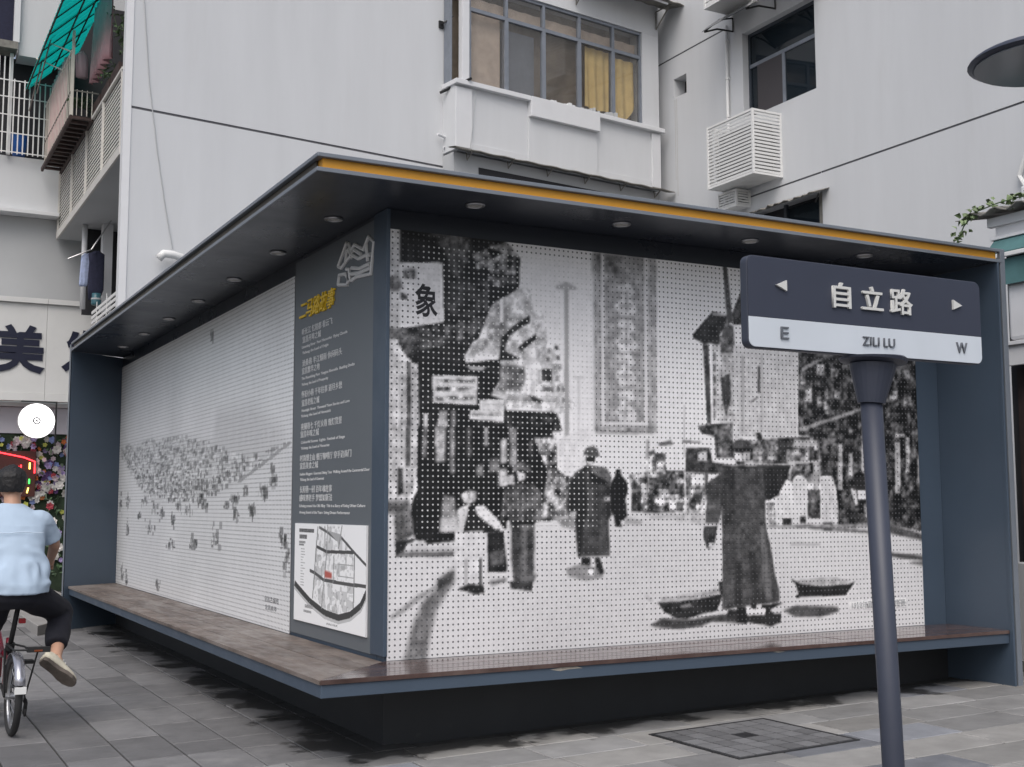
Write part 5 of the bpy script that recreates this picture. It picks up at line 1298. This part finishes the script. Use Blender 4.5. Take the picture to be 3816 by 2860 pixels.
# ------------------------------------------------------------------ street name sign on its pole
SP = thing('street_name_sign', 'dark blue and white street name plate on a slanting grey pole', 'street sign', (0.665, -3.55, gz(0.66)))
so2 = Vector((0.665, -3.55, gz(0.66)))
def sp(p): return tuple(Vector(p)-so2)
obj('pole', MB().tube([sp((0.668, -3.55, gz(0.66)-0.02)), sp((0.637, -3.55, 0.455)), sp((0.582, -3.55, 1.87))], 0.042, 24), M['poleblue'], SP, smooth=True)
obj('base_flange', MB().tube([sp((0.668, -3.55, gz(0.66)-0.01)), sp((0.668, -3.55, gz(0.66)+0.015))], 0.11, 20), M['poleblue'], SP)
obj('socket', MB().tube([sp((0.583, -3.55, 1.845)), sp((0.596, -3.55, 1.985)), sp((0.597, -3.55, 2.0))], [0.052, 0.088, 0.09], 24), M['poleblue'], SP)
obj('collar', MB().tube([sp((0.598, -3.55, 2.0005)), sp((0.599, -3.55, 2.010)), sp((0.60, -3.55, 2.022)), sp((0.60, -3.55, 2.0275))], [0.085, 0.128, 0.132, 0.12], 32), M['poleblue'], SP)
def rrect(x0, x1, z0, z1, r, corners):
    pts = []
    for (cx, cz, a0, on) in ((x1-r, z0+r, -90, corners[0]), (x1-r, z1-r, 0, corners[1]), (x0+r, z1-r, 90, corners[2]), (x0+r, z0+r, 180, corners[3])):
        if on: pts += [(cx+r*math.cos(R(a0+15*k)), cz+r*math.sin(R(a0+15*k))) for k in range(7)]
        else: pts += [(cx+(r if a0 in (-90, 0) else -r), cz+(-r if a0 in (-90, 180) else r))]
    return pts
XZ = Matrix(((1, 0, 0, 0), (0, 0, 1, 0), (0, 1, 0, 0), (0, 0, 0, 1)))
def plate(name, x0, x1, z0, z1, r, cs, m, y0, y1, bev=0.003): return obj(name, MB().prism([(x-so2.x, z-so2.z) for x, z in rrect(x0, x1, z0, z1, r, cs)], y0, y1, XZ), m, SP, bev)
plate('plate_core', -0.034, 1.203, 2.030, 2.378, 0.03, (1, 1, 1, 1), M['poleblue'], -0.012, 0.026)
bf = plate('blue_face', -0.030, 1.199, 2.1465, 2.374, 0.027, (0, 1, 1, 0), M['signblue'], -0.016, -0.0125, 0.001)
wf = plate('white_face', -0.030, 1.199, 2.034, 2.146, 0.027, (1, 0, 0, 1), M['signwhite'], -0.016, -0.0125, 0.001)
def sgl(t, x0, x1, z0, z1, m, d=0.006, bold=0.0): letters('lettering', t, m, SP, sp((x0, -3.5662, z0)), (1, 0, 0), (0, 0, 1), x1-x0, z1-z0, d, bold)
def sx(px): return -0.030 + (px-190)/(1880-190)*1.229       # reading of the plate's own layout
M['signletter'] = mat('sign_letter_white', (0.62, 0.62, 0.60), 0.45)
sgl('自', 0.378, 0.470, 2.208, 2.308, M['signletter'], 0.010, 0.012); sgl('立', 0.527, 0.640, 2.212, 2.306, M['signletter'], 0.010, 0.012); sgl('路', 0.680, 0.800, 2.206, 2.310, M['signletter'], 0.010, 0.012)
obj('arrow', MB().prism([(0.098-so2.x, 2.272-so2.z), (0.148-so2.x, 2.252-so2.z), (0.148-so2.x, 2.293-so2.z)], -0.026, -0.0162, XZ), M['signletter'], SP)
obj('arrow', MB().prism([(1.082-so2.x, 2.268-so2.z), (1.032-so2.x, 2.249-so2.z), (1.032-so2.x, 2.289-so2.z)], -0.026, -0.0162, XZ), M['signletter'], SP)
sgl('E', 0.118, 0.156, 2.070, 2.116, M['signgrey'], 0.006, 0.0); sgl('ZILI LU', 0.530, 0.700, 2.071, 2.106, M['signgrey'], 0.006); sgl('W', 1.046, 1.108, 2.071, 2.115, M['signgrey'], 0.006)

# ------------------------------------------------------------------ inspection cover in the paving
MC = thing('inspection_cover', 'square paved inspection cover with a steel frame in front of the booth', 'manhole cover', (2.0, -1.05, gz(2.0)))
MC.rotation_euler = (0, -math.atan(SL), R(1.5))
fw, fd = 0.47, 0.43
fr2 = MB()
for lo, hi in (((-fw, -fd, -0.02), (fw, -fd+0.02, 0.006)), ((-fw, fd-0.02, -0.02), (fw, fd, 0.006)), ((-fw, -fd+0.0201, -0.02), (-fw+0.02, fd-0.0201, 0.006)), ((fw-0.02, -fd+0.0201, -0.02), (fw, fd-0.0201, 0.006))): fr2.box(lo, hi)
M['iron'] = mat('dull_iron', (0.05, 0.05, 0.053), 0.5, metal=0.4, var=0.2, vscale=8); obj('frame', fr2, M['iron'], MC)
box('tray', (-fw+0.02, -fd+0.02, -0.02), (fw-0.02, fd-0.02, 0.0030), M['iron'], MC)
nxn, nyn = 7, 6; cw, ch = (2*fw-0.05)/nxn, (2*fd-0.05)/nyn
tl = MB().box((-cw/2+0.006, -ch/2+0.006, -0.005), (cw/2-0.006, ch/2-0.006, 0.0068)).mesh('tile'); M['tile'] = mat('grey_cover_tile', (0.17, 0.17, 0.175), 0.6, rand=0.25, var=0.1, vscale=14); tl.materials.append(M['tile'])
for i in range(nxn):
    for j in range(nyn):
        if (i, j) == (3, 3): continue
        inst('tile', tl, MC, (-fw+0.025+cw*(i+0.5), -fd+0.025+ch*(j+0.5), 0))

# ------------------------------------------------------------------ folding bicycle and rider
TH = R(83); HF = Vector((math.cos(TH), math.sin(TH), 0)); HR = Vector((math.sin(TH), -math.cos(TH), 0))
BC = Vector((-1.945, 1.63, gz(-1.945)))
BK = thing('folding_bicycle', 'red and black folding bicycle with small wheels and silver mudguard', 'bicycle', BC)
BK.rotation_euler = (0, R(1.5), R(92)-math.pi/2)         # local: y forward, x right, z up; leaning slightly
def wheel(y):
    w = obj('wheel', MB().torus((0, y, 0.255), (1, 0, 0), 0.205, 0.011, 40, 6), M['steel'], BK)
    obj('tyre', MB().torus((0, y, 0.255), (1, 0, 0), 0.232, 0.023, 44, 10), mat('tyre_rubber', (0.02, 0.02, 0.021), 0.8), w, smooth=True)
    obj('hub', MB().tube([(-0.05, y, 0.255), (0.05, y, 0.255)], 0.022, 12), M['steel'], w)
    s_ = MB()
    for k in range(20):
        a = 2*math.pi*k/20; s_.tube([((0.03 if k % 2 else -0.03), y+0.02*math.cos(a+1.2), 0.255+0.02*math.sin(a+1.2)), (0, y+0.2*math.cos(a), 0.255+0.2*math.sin(a))], 0.0015, 4, False)
    obj('spokes', s_, M['steel'], w); return w
wheel(0.0); wheel(1.02)
M['bikered'] = mat('red_frame_paint', (0.26, 0.018, 0.04), 0.3, coat=0.5); M['rubber'] = mat('black_rubber', (0.012, 0.012, 0.013), 0.6)
obj('frame', MB().tube([(0, 0.36, 0.50), (0, 0.62, 0.46), (0, 0.92, 0.60)], [0.024, 0.028, 0.024], 12).tube([(0, 0.33, 0.60), (0, 0.40, 0.27)], 0.02, 12), M['bikered'], BK, smooth=True)
obj('rear_stay', MB().tube([(-0.055, 0.0, 0.255), (-0.03, 0.36, 0.29)], 0.009, 8).tube([(0.055, 0.0, 0.255), (0.03, 0.36, 0.29)], 0.009, 8).tube([(-0.055, 0.0, 0.255), (-0.02, 0.33, 0.52)], 0.008, 8).tube([(0.055, 0.0, 0.255), (0.02, 0.33, 0.52)], 0.008, 8), M['rubber'], BK)
obj('seat_post', MB().tube([(0.0, 0.365, 0.45), (0.03, 0.20, 0.86)], 0.017, 12), M['rubber'], BK, smooth=True); obj('seat_clamp', MB().tube([(0.006, 0.337, 0.52), (0.01, 0.32, 0.565)], 0.030, 12), M['rubber'], BK)
sad = MB(); sad.rings([[(0.03+w_/2*math.cos(a), y, 0.875+h0+hh*math.sin(a)) for a in [2*math.pi*i/14 for i in range(14)]] for y, w_, h0, hh in ((0.06, 0.10, 0.015, 0.02), (0.09, 0.17, 0.012, 0.03), (0.14, 0.18, 0.01, 0.032), (0.20, 0.13, 0.008, 0.028), (0.28, 0.06, 0.006, 0.02), (0.34, 0.035, 0.004, 0.013))])
obj('saddle', sad, M['rubber'], BK, smooth=True); obj('saddle_spring', MB().tube([(-0.02, 0.09, 0.865), (-0.02, 0.09, 0.83), (0.03, 0.15, 0.82), (0.08, 0.09, 0.83), (0.08, 0.09, 0.865)], 0.007, 6), M['rubber'], BK)
mg = MB(); rings = []
for k in range(14):
    a = R(20+155*k/13)
    rings.append([(x, -(0.272+0.012*(1-(x/0.032)**2)+d_)*math.cos(a), 0.255+(0.272+0.012*(1-(x/0.032)**2)+d_)*math.sin(a)) for x, d_ in ((-0.032, 0), (-0.016, 0), (0, 0), (0.016, 0), (0.032, 0), (0.032, 0.003), (0, 0.004), (-0.032, 0.003))])
mg.rings(rings); obj('mudguard', mg, mat('silver_mudguard', (0.42, 0.42, 0.46), 0.25, metal=0.7), BK, smooth=True)
obj('mudguard_flap', MB().box((-0.036, -0.283, 0.30), (0.036, -0.276, 0.345)), M['metalwhite'], BK, 0.002)
obj('rear_rack', MB().tube([(0.02, 0.30, 0.56), (0.06, 0.05, 0.565), (0.06, -0.12, 0.56)], 0.007, 6).tube([(-0.02, 0.30, 0.56), (-0.03, 0.05, 0.565), (-0.03, -0.12, 0.56), (0.06, -0.12, 0.56)], 0.007, 6).box((0.05, -0.14, 0.545), (0.19, -0.09, 0.578)), M['rubber'], BK)
obj('reflector', MB().box((0.09, -0.148, 0.552), (0.14, -0.141, 0.562)), mat('amber_reflector', (0.22, 0.05, 0.012), 0.3), BK)
obj('rack_stay', MB().tube([(0.115, -0.115, 0.545), (0.075, 0.0, 0.26)], 0.006, 6).tube([(-0.07, 0.02, 0.56), (-0.06, 0.0, 0.26)], 0.006, 6), M['rubber'], BK)
obj('rear_light', MB().box((0.034, 0.190, 0.705), (0.078, 0.225, 0.740)), mat('red_light_lens', (0.30, 0.010, 0.015), 0.3), BK, 0.006)
obj('derailleur', MB().tube([(0.06, 0.0, 0.255), (0.085, 0.03, 0.20), (0.085, 0.06, 0.13)], 0.013, 8).torus((0.085, 0.05, 0.14), (1, 0, 0), 0.024, 0.007, 14, 6).torus((0.085, 0.03, 0.20), (1, 0, 0), 0.024, 0.007, 14, 6), M['rubber'], BK); obj('sprocket', MB().tube([(0.045, 0, 0.255), (0.062, 0, 0.255)], [0.05, 0.035], 18), M['steel'], BK)
obj('crank', MB().tube([(-0.06, 0.40, 0.27), (0.06, 0.40, 0.27)], 0.018, 10).tube([(0.075, 0.40, 0.27), (0.085, 0.47, 0.42)], 0.010, 8).tube([(-0.075, 0.40, 0.27), (-0.085, 0.33, 0.12)], 0.010, 8).torus((0.065, 0.40, 0.27), (1, 0, 0), 0.085, 0.006, 28, 6), M['steel'], BK)
for x, y, z in ((0.14, 0.47, 0.42), (-0.14, 0.33, 0.12)): obj('pedal', MB().box((x-0.045, y-0.045, z-0.012), (x+0.045, y+0.045, z+0.012)).tube([(x*0.6, y, z), (x, y, z)], 0.007, 6), M['rubber'], BK)
obj('chain', MB().tube([(0.055, 0.0, 0.29), (0.066, 0.40, 0.355)], 0.005, 4).tube([(0.055, 0.0, 0.12+0.09), (0.066, 0.40, 0.185)], 0.005, 4), M['iron'], BK)
obj('fork', MB().tube([(-0.05, 1.02, 0.255), (-0.045, 0.97, 0.50), (0, 0.95, 0.54)], 0.011, 8).tube([(0.05, 1.02, 0.255), (0.045, 0.97, 0.50), (0, 0.95, 0.54)], 0.011, 8), M['bikered'], BK); obj('stem', MB().tube([(0, 0.955, 0.50), (0, 0.87, 1.05)], 0.017, 10), M['rubber'], BK, smooth=True)
obj('handlebar', MB().tube([(-0.27, 0.82, 1.07), (-0.1, 0.87, 1.06), (0.1, 0.87, 1.06), (0.27, 0.82, 1.07)], 0.012, 8), M['steel'], BK, smooth=True)
for s_ in (-1, 1): obj('grip', MB().tube([(s_*0.17, 0.848, 1.067), (s_*0.29, 0.815, 1.071)], 0.018, 10), M['rubber'], BK)

PR = thing('person', 'person in a light blue T-shirt and navy cropped trousers cycling away', 'person', BC)
PR.rotation_euler = (0, 0, TH-math.pi/2); PR.location = BC - HR*0.055
M['skin'] = mat('skin', (0.47, 0.27, 0.185), 0.55, var=0.08, vscale=14); M['hair'] = mat('black_hair', (0.013, 0.012, 0.013), 0.55, var=0.5, vscale=60, bump=0.6, bscale=130)
M['shirt'] = mat('light_blue_shirt', (0.40, 0.50, 0.62), 0.85, var=0.05, vscale=6); M['trouser'] = mat('navy_trouser', (0.007, 0.0075, 0.014), 0.9, var=0.2, vscale=10)
def ell(c, rx, ry, n=20, rot=0.0, tilt=0.0):
    c = Vector(c); ca, sa = math.cos(rot), math.sin(rot); out = []
    for i in range(n):
        a = 2*math.pi*i/n; x, y = rx*math.cos(a), ry*math.sin(a); out.append(c+Vector((x*ca-y*sa, x*sa+y*ca, y*math.sin(tilt))))
    return out
def limb(mb, pts, rads, n=14):
    P = [Vector(p) for p in pts]; out, rr = [], []          # smooth the joints by resampling
    for i in range(len(P)-1):
        for k in range(4):
            t = k/4; p0, p1, p2, p3 = P[max(i-1, 0)], P[i], P[i+1], P[min(i+2, len(P)-1)]
            q = 0.5*((2*p1)+(p2-p0)*t+(2*p0-5*p1+4*p2-p3)*t*t+(3*p1-p0-3*p2+p3)*t**3)
            out.append(q); rr.append(rads[i]*(1-t)+rads[i+1]*t)
    out.append(P[-1]); rr.append(rads[-1]); mb.tube(out, rr, n)
def fused(name, mb, m, parent, vox=0.010, smooth_it=6, disp=None):
    me = mb.mesh(name); o = obj(name, me, m, parent)
    rm = o.modifiers.new('r', 'REMESH'); rm.mode = 'VOXEL'; rm.voxel_size = vox
    sm = o.modifiers.new('s', 'SMOOTH'); sm.iterations = smooth_it; sm.factor = 0.5
    baked(o)
    if disp:
        v = np.empty(len(o.data.vertices)*3); o.data.vertices.foreach_get('co', v); v = v.reshape(-1, 3); nr = np.empty_like(v).ravel(); o.data.vertices.foreach_get('normal', nr); nr = nr.reshape(-1, 3)
        d_ = np.array([disp(p) for p in v]); v = v + nr*d_[:, None]; o.data.vertices.foreach_set('co', v.ravel()); o.data.update()
    o.data.polygons.foreach_set('use_smooth', [True]*len(o.data.polygons))
    if not o.data.materials: o.data.materials.append(m)
    return o
# joints (x right, y forward, z up from the tyre contact)
HIP, CH, NK, HD = (0.035, 0.15, 0.95), (0.02, 0.27, 1.30), (0.005, 0.33, 1.50), (-0.005, 0.37, 1.655)
SHR, ELR, WRR = (0.200, 0.30, 1.395), (0.285, 0.42, 1.225), (0.265, 0.74, 1.10)
SHL, ELL, WRL = (-0.180, 0.30, 1.395), (-0.30, 0.45, 1.225), (-0.245, 0.74, 1.10)
HPR, KNR, ANR = (0.125, 0.17, 0.90), (0.335, 0.46, 0.735), (0.315, 0.10, 0.475)
HPL, KNL, ANL = (-0.06, 0.17, 0.90), (-0.14, 0.50, 0.62), (-0.135, 0.30, 0.235)
body = MB()
body.rings([ell((0.035, 0.15, 0.84), 0.10, 0.08), ell((0.035, 0.15, 0.92), 0.17, 0.115), ell((0.03, 0.18, 1.05), 0.15, 0.10), ell((0.022, 0.24, 1.22), 0.165, 0.105), ell((0.015, 0.28, 1.36), 0.175, 0.10), ell((0.01, 0.31, 1.45), 0.13, 0.075), ell((0.005, 0.325, 1.49), 0.062, 0.06)])
body.tube([(0.008, 0.31, 1.45), (0.003, 0.335, 1.53), (0, 0.35, 1.60)], [0.062, 0.056, 0.056], 14)
hd = []
for k in range(11):
    t = k/10; z = 1.555 + 0.205*t; prof = [0.050, 0.066, 0.074, 0.078, 0.080, 0.081, 0.080, 0.076, 0.066, 0.047, 0.012][k]
    hd.append(ell((-0.005, 0.372-0.012*t+(0.012 if k < 3 else 0), z), prof, prof*1.22))
body.rings(hd)
body.rings([ell((-0.005, 0.462, 1.66), 0.010, 0.012, 10), ell((-0.005, 0.475, 1.635), 0.016, 0.018, 10), ell((-0.005, 0.468, 1.615), 0.014, 0.014, 10)])     # nose
for s_ in (-1, 1): body.rings([ell((-0.005+s_*0.082, 0.355, 1.628), 0.008, 0.012, 10), ell((-0.005+s_*0.088, 0.352, 1.65), 0.011, 0.020, 10), ell((-0.005+s_*0.088, 0.350, 1.675), 0.010, 0.020, 10), ell((-0.005+s_*0.084, 0.352, 1.69), 0.006, 0.010, 10)])
for sh, el, wr, s_ in ((SHR, ELR, WRR, 1), (SHL, ELL, WRL, -1)):
    limb(body, [sh, Vector(sh).lerp(Vector(el), 0.6), el, wr], [0.044, 0.040, 0.040, 0.027])
    w = Vector(wr); palm = w+Vector((-s_*0.01, 0.085, -0.022))
    body.rings([ell(w, 0.027, 0.022, 12), ell(w+Vector((0, 0.035, -0.006)), 0.036, 0.018, 12), ell(palm, 0.042, 0.016, 12)][::1])
    limb(body, [w+Vector((0, 0.02, -0.004)), palm], [0.030, 0.036], 12)
    for i in range(4):
        bx = palm + Vector((s_*(0.030-0.020*i), 0.0, 0.0)); ln = (0.022, 0.028, 0.030, 0.026)[i]
        limb(body, [bx, bx+Vector((0, ln+0.006, -0.004)), bx+Vector((0, ln+0.004, -0.034)), bx+Vector((0, 0.004, -0.046))], [0.0095, 0.0092, 0.0085, 0.0075], 8)
    limb(body, [w+Vector((-s_*0.026, 0.035, -0.008)), w+Vector((-s_*0.048, 0.065, -0.025)), w+Vector((-s_*0.040, 0.090, -0.044))], [0.012, 0.011, 0.009], 8)
limb(body, [HPR, KNR, ANR], [0.085, 0.062, 0.036]); limb(body, [HPL, KNL, ANL], [0.085, 0.060, 0.036])
for an, d_ in ((ANR, (0.72, 0.15, -0.62)), (ANL, (-0.05, 1, -0.25))): limb(body, [an, Vector(an)+Vector((0, 0, -0.03))+Vector(d_)*0.04], [0.038, 0.034])
fused('body', body, M['skin'], PR, 0.007, 5)
# shirt
def sdisp(p):
    x, y, z = p
    w = max(0.0, 1-abs(z-1.08)/0.16)
    fold = 0.013*w*math.sin(38*z+14*x+7*mnoise.noise(Vector((x*7, y*7, z*5)))) + 0.006*math.sin(16*(x*1.2+z*0.9)+4*mnoise.noise(Vector((x*4, y*4, z*4))))
    return (fold + 0.004*mnoise.noise(Vector((x*18, y*18, z*18))) + 0.009*mnoise.noise(Vector((x*6, y*6, z*7))))*(1.0 if z < 1.36 else 0.4)
sh_ = MB()
sh_.rings([ell((0.040, 0.140, 0.905), 0.222, 0.155, 28), ell((0.040, 0.148, 0.97), 0.228, 0.155, 28), ell((0.036, 0.175, 1.06), 0.215, 0.140, 28), ell((0.028, 0.215, 1.16), 0.196, 0.132, 28), ell((0.02, 0.25, 1.27), 0.205, 0.130, 28), ell((0.015, 0.28, 1.36), 0.222, 0.120, 28), ell((0.012, 0.30, 1.425), 0.205, 0.098, 28), ell((0.008, 0.318, 1.468), 0.135, 0.082, 28), ell((0.005, 0.332, 1.512), 0.070, 0.068, 28)])
for sh, el, s_ in ((SHR, ELR, 1), (SHL, ELL, -1)):
    a, b2 = Vector(sh), Vector(el); limb(sh_, [a+Vector((-s_*0.06, 0, 0.005)), a, a.lerp(b2, 0.45), a.lerp(b2, 0.80)], [0.064, 0.068, 0.072, 0.080])
sho = fused('shirt', sh_, M['shirt'], PR, 0.009, 7, sdisp)
obj('yoke_seam', MB().tube([(-0.17+0.37*k/12+0.01, 0.146-0.022*(1-((k-6)/6.0)**2), 1.315+0.004*math.sin(k)) for k in range(13)], 0.0025, 4), mat('seam_pale', (0.55, 0.64, 0.75), 0.9), sho)
# trousers
tr = MB()
tr.rings([ell((0.035, 0.15, 0.80), 0.10, 0.08, 24), ell((0.035, 0.15, 0.86), 0.185, 0.13, 24), ell((0.035, 0.15, 0.93), 0.205, 0.138, 24), ell((0.034, 0.16, 1.0), 0.180, 0.125, 24)])
limb(tr, [HPR, Vector(HPR).lerp(Vector(KNR), 0.55)+Vector((0.012, 0, 0.01)), KNR, Vector(KNR).lerp(Vector(ANR), 0.72)], [0.118, 0.105, 0.090, 0.072]); limb(tr, [HPL, Vector(HPL).lerp(Vector(KNL), 0.5), KNL, Vector(KNL).lerp(Vector(ANL), 0.62)], [0.118, 0.105, 0.090, 0.074])
fused('trousers', tr, M['trouser'], PR, 0.010, 6, lambda p: 0.008*mnoise.noise(Vector((p[0]*9, p[1]*9, p[2]*9)))+0.004*math.sin(30*p[2]+9*p[0]))
# hair
hr = MB(); rr_ = []
for k in range(12):
    t = k/11; z = 1.588 + 0.192*t; prof = [0.070, 0.080, 0.088, 0.092, 0.095, 0.097, 0.097, 0.094, 0.086, 0.072, 0.048, 0.012][k]
    ycen = 0.352 - 0.018 if t < 0.35 else 0.352-0.018+0.022*(t-0.35)/0.65
    rr_.append(ell((-0.005, ycen, z), prof, prof*(1.02 if t < 0.5 else 1.12)))
hr.rings(rr_)
def hdisp(p): return 0.005*mnoise.noise(Vector((p[0]*40, p[1]*40, p[2]*14)))+0.004*mnoise.noise(Vector((p[0]*120, p[1]*120, p[2]*40)))
fused('hair', hr, M['hair'], PR, 0.006, 4, hdisp)
# shoes
M['canvas'] = mat('cream_canvas', (0.56, 0.52, 0.42), 0.85, var=0.12, vscale=25); M['sole'] = mat('worn_sole', (0.12, 0.10, 0.085), 0.8, var=0.3, vscale=20)
def shoe(ank, toe_dir, up, name='shoe'):
    f = Vector(toe_dir).normalized(); u = (Vector(up)-f*Vector(up).dot(f)).normalized(); r_ = f.cross(u); c = Vector(ank)-u*0.075
    def P(x, y, z): return c + r_*x*1.15 + f*y + u*z
    b = MB(); rg = []
    for y, w, h in ((-0.078, 0.028, 0.055), (-0.055, 0.036, 0.075), (-0.01, 0.040, 0.085), (0.04, 0.042, 0.075), (0.10, 0.048, 0.055), (0.15, 0.046, 0.042), (0.19, 0.030, 0.030), (0.20, 0.012, 0.02)):
        rg.append([P(w*math.cos(a), y, 0.014+max(0.0, math.sin(a))*h) for a in [2*math.pi*i/16 for i in range(16)]])
    b.rings(rg); o = obj(name, b, M['canvas'], PR, smooth=True)
    s_ = MB(); rg = []
    out = [(-0.074, 0.024), (-0.05, 0.038), (0.0, 0.036), (0.05, 0.038), (0.10, 0.050), (0.15, 0.050), (0.19, 0.034), (0.208, 0.012)]
    poly = [(w, y) for y, w in out] + [(-w, y) for y, w in reversed(out)]
    k = len(poly); vs = [P(x, y, 0.016) for x, y in poly] + [P(x, y, -0.012) for x, y in poly]
    s_.add(vs, [tuple(range(k)), tuple(range(2*k-1, k-1, -1))] + [(i, k+i, k+(i+1) % k, (i+1) % k) for i in range(k)])
    obj('sole', s_, M['sole'], o, 0.004)
    lc = MB()
    for q in range(4): lc.tube([P(-0.026, 0.045+0.022*q, 0.080-0.009*q), P(0, 0.05+0.022*q, 0.093-0.010*q), P(0.026, 0.045+0.022*q, 0.080-0.009*q)], 0.004, 5)
    obj('laces', lc, M['letter'], o)
shoe(ANR, (0.72, 0.15, -0.62), (0.40, 0.62, 0.60)); shoe(ANL, (-0.05, 1, -0.25), (0, 0.2, 1))
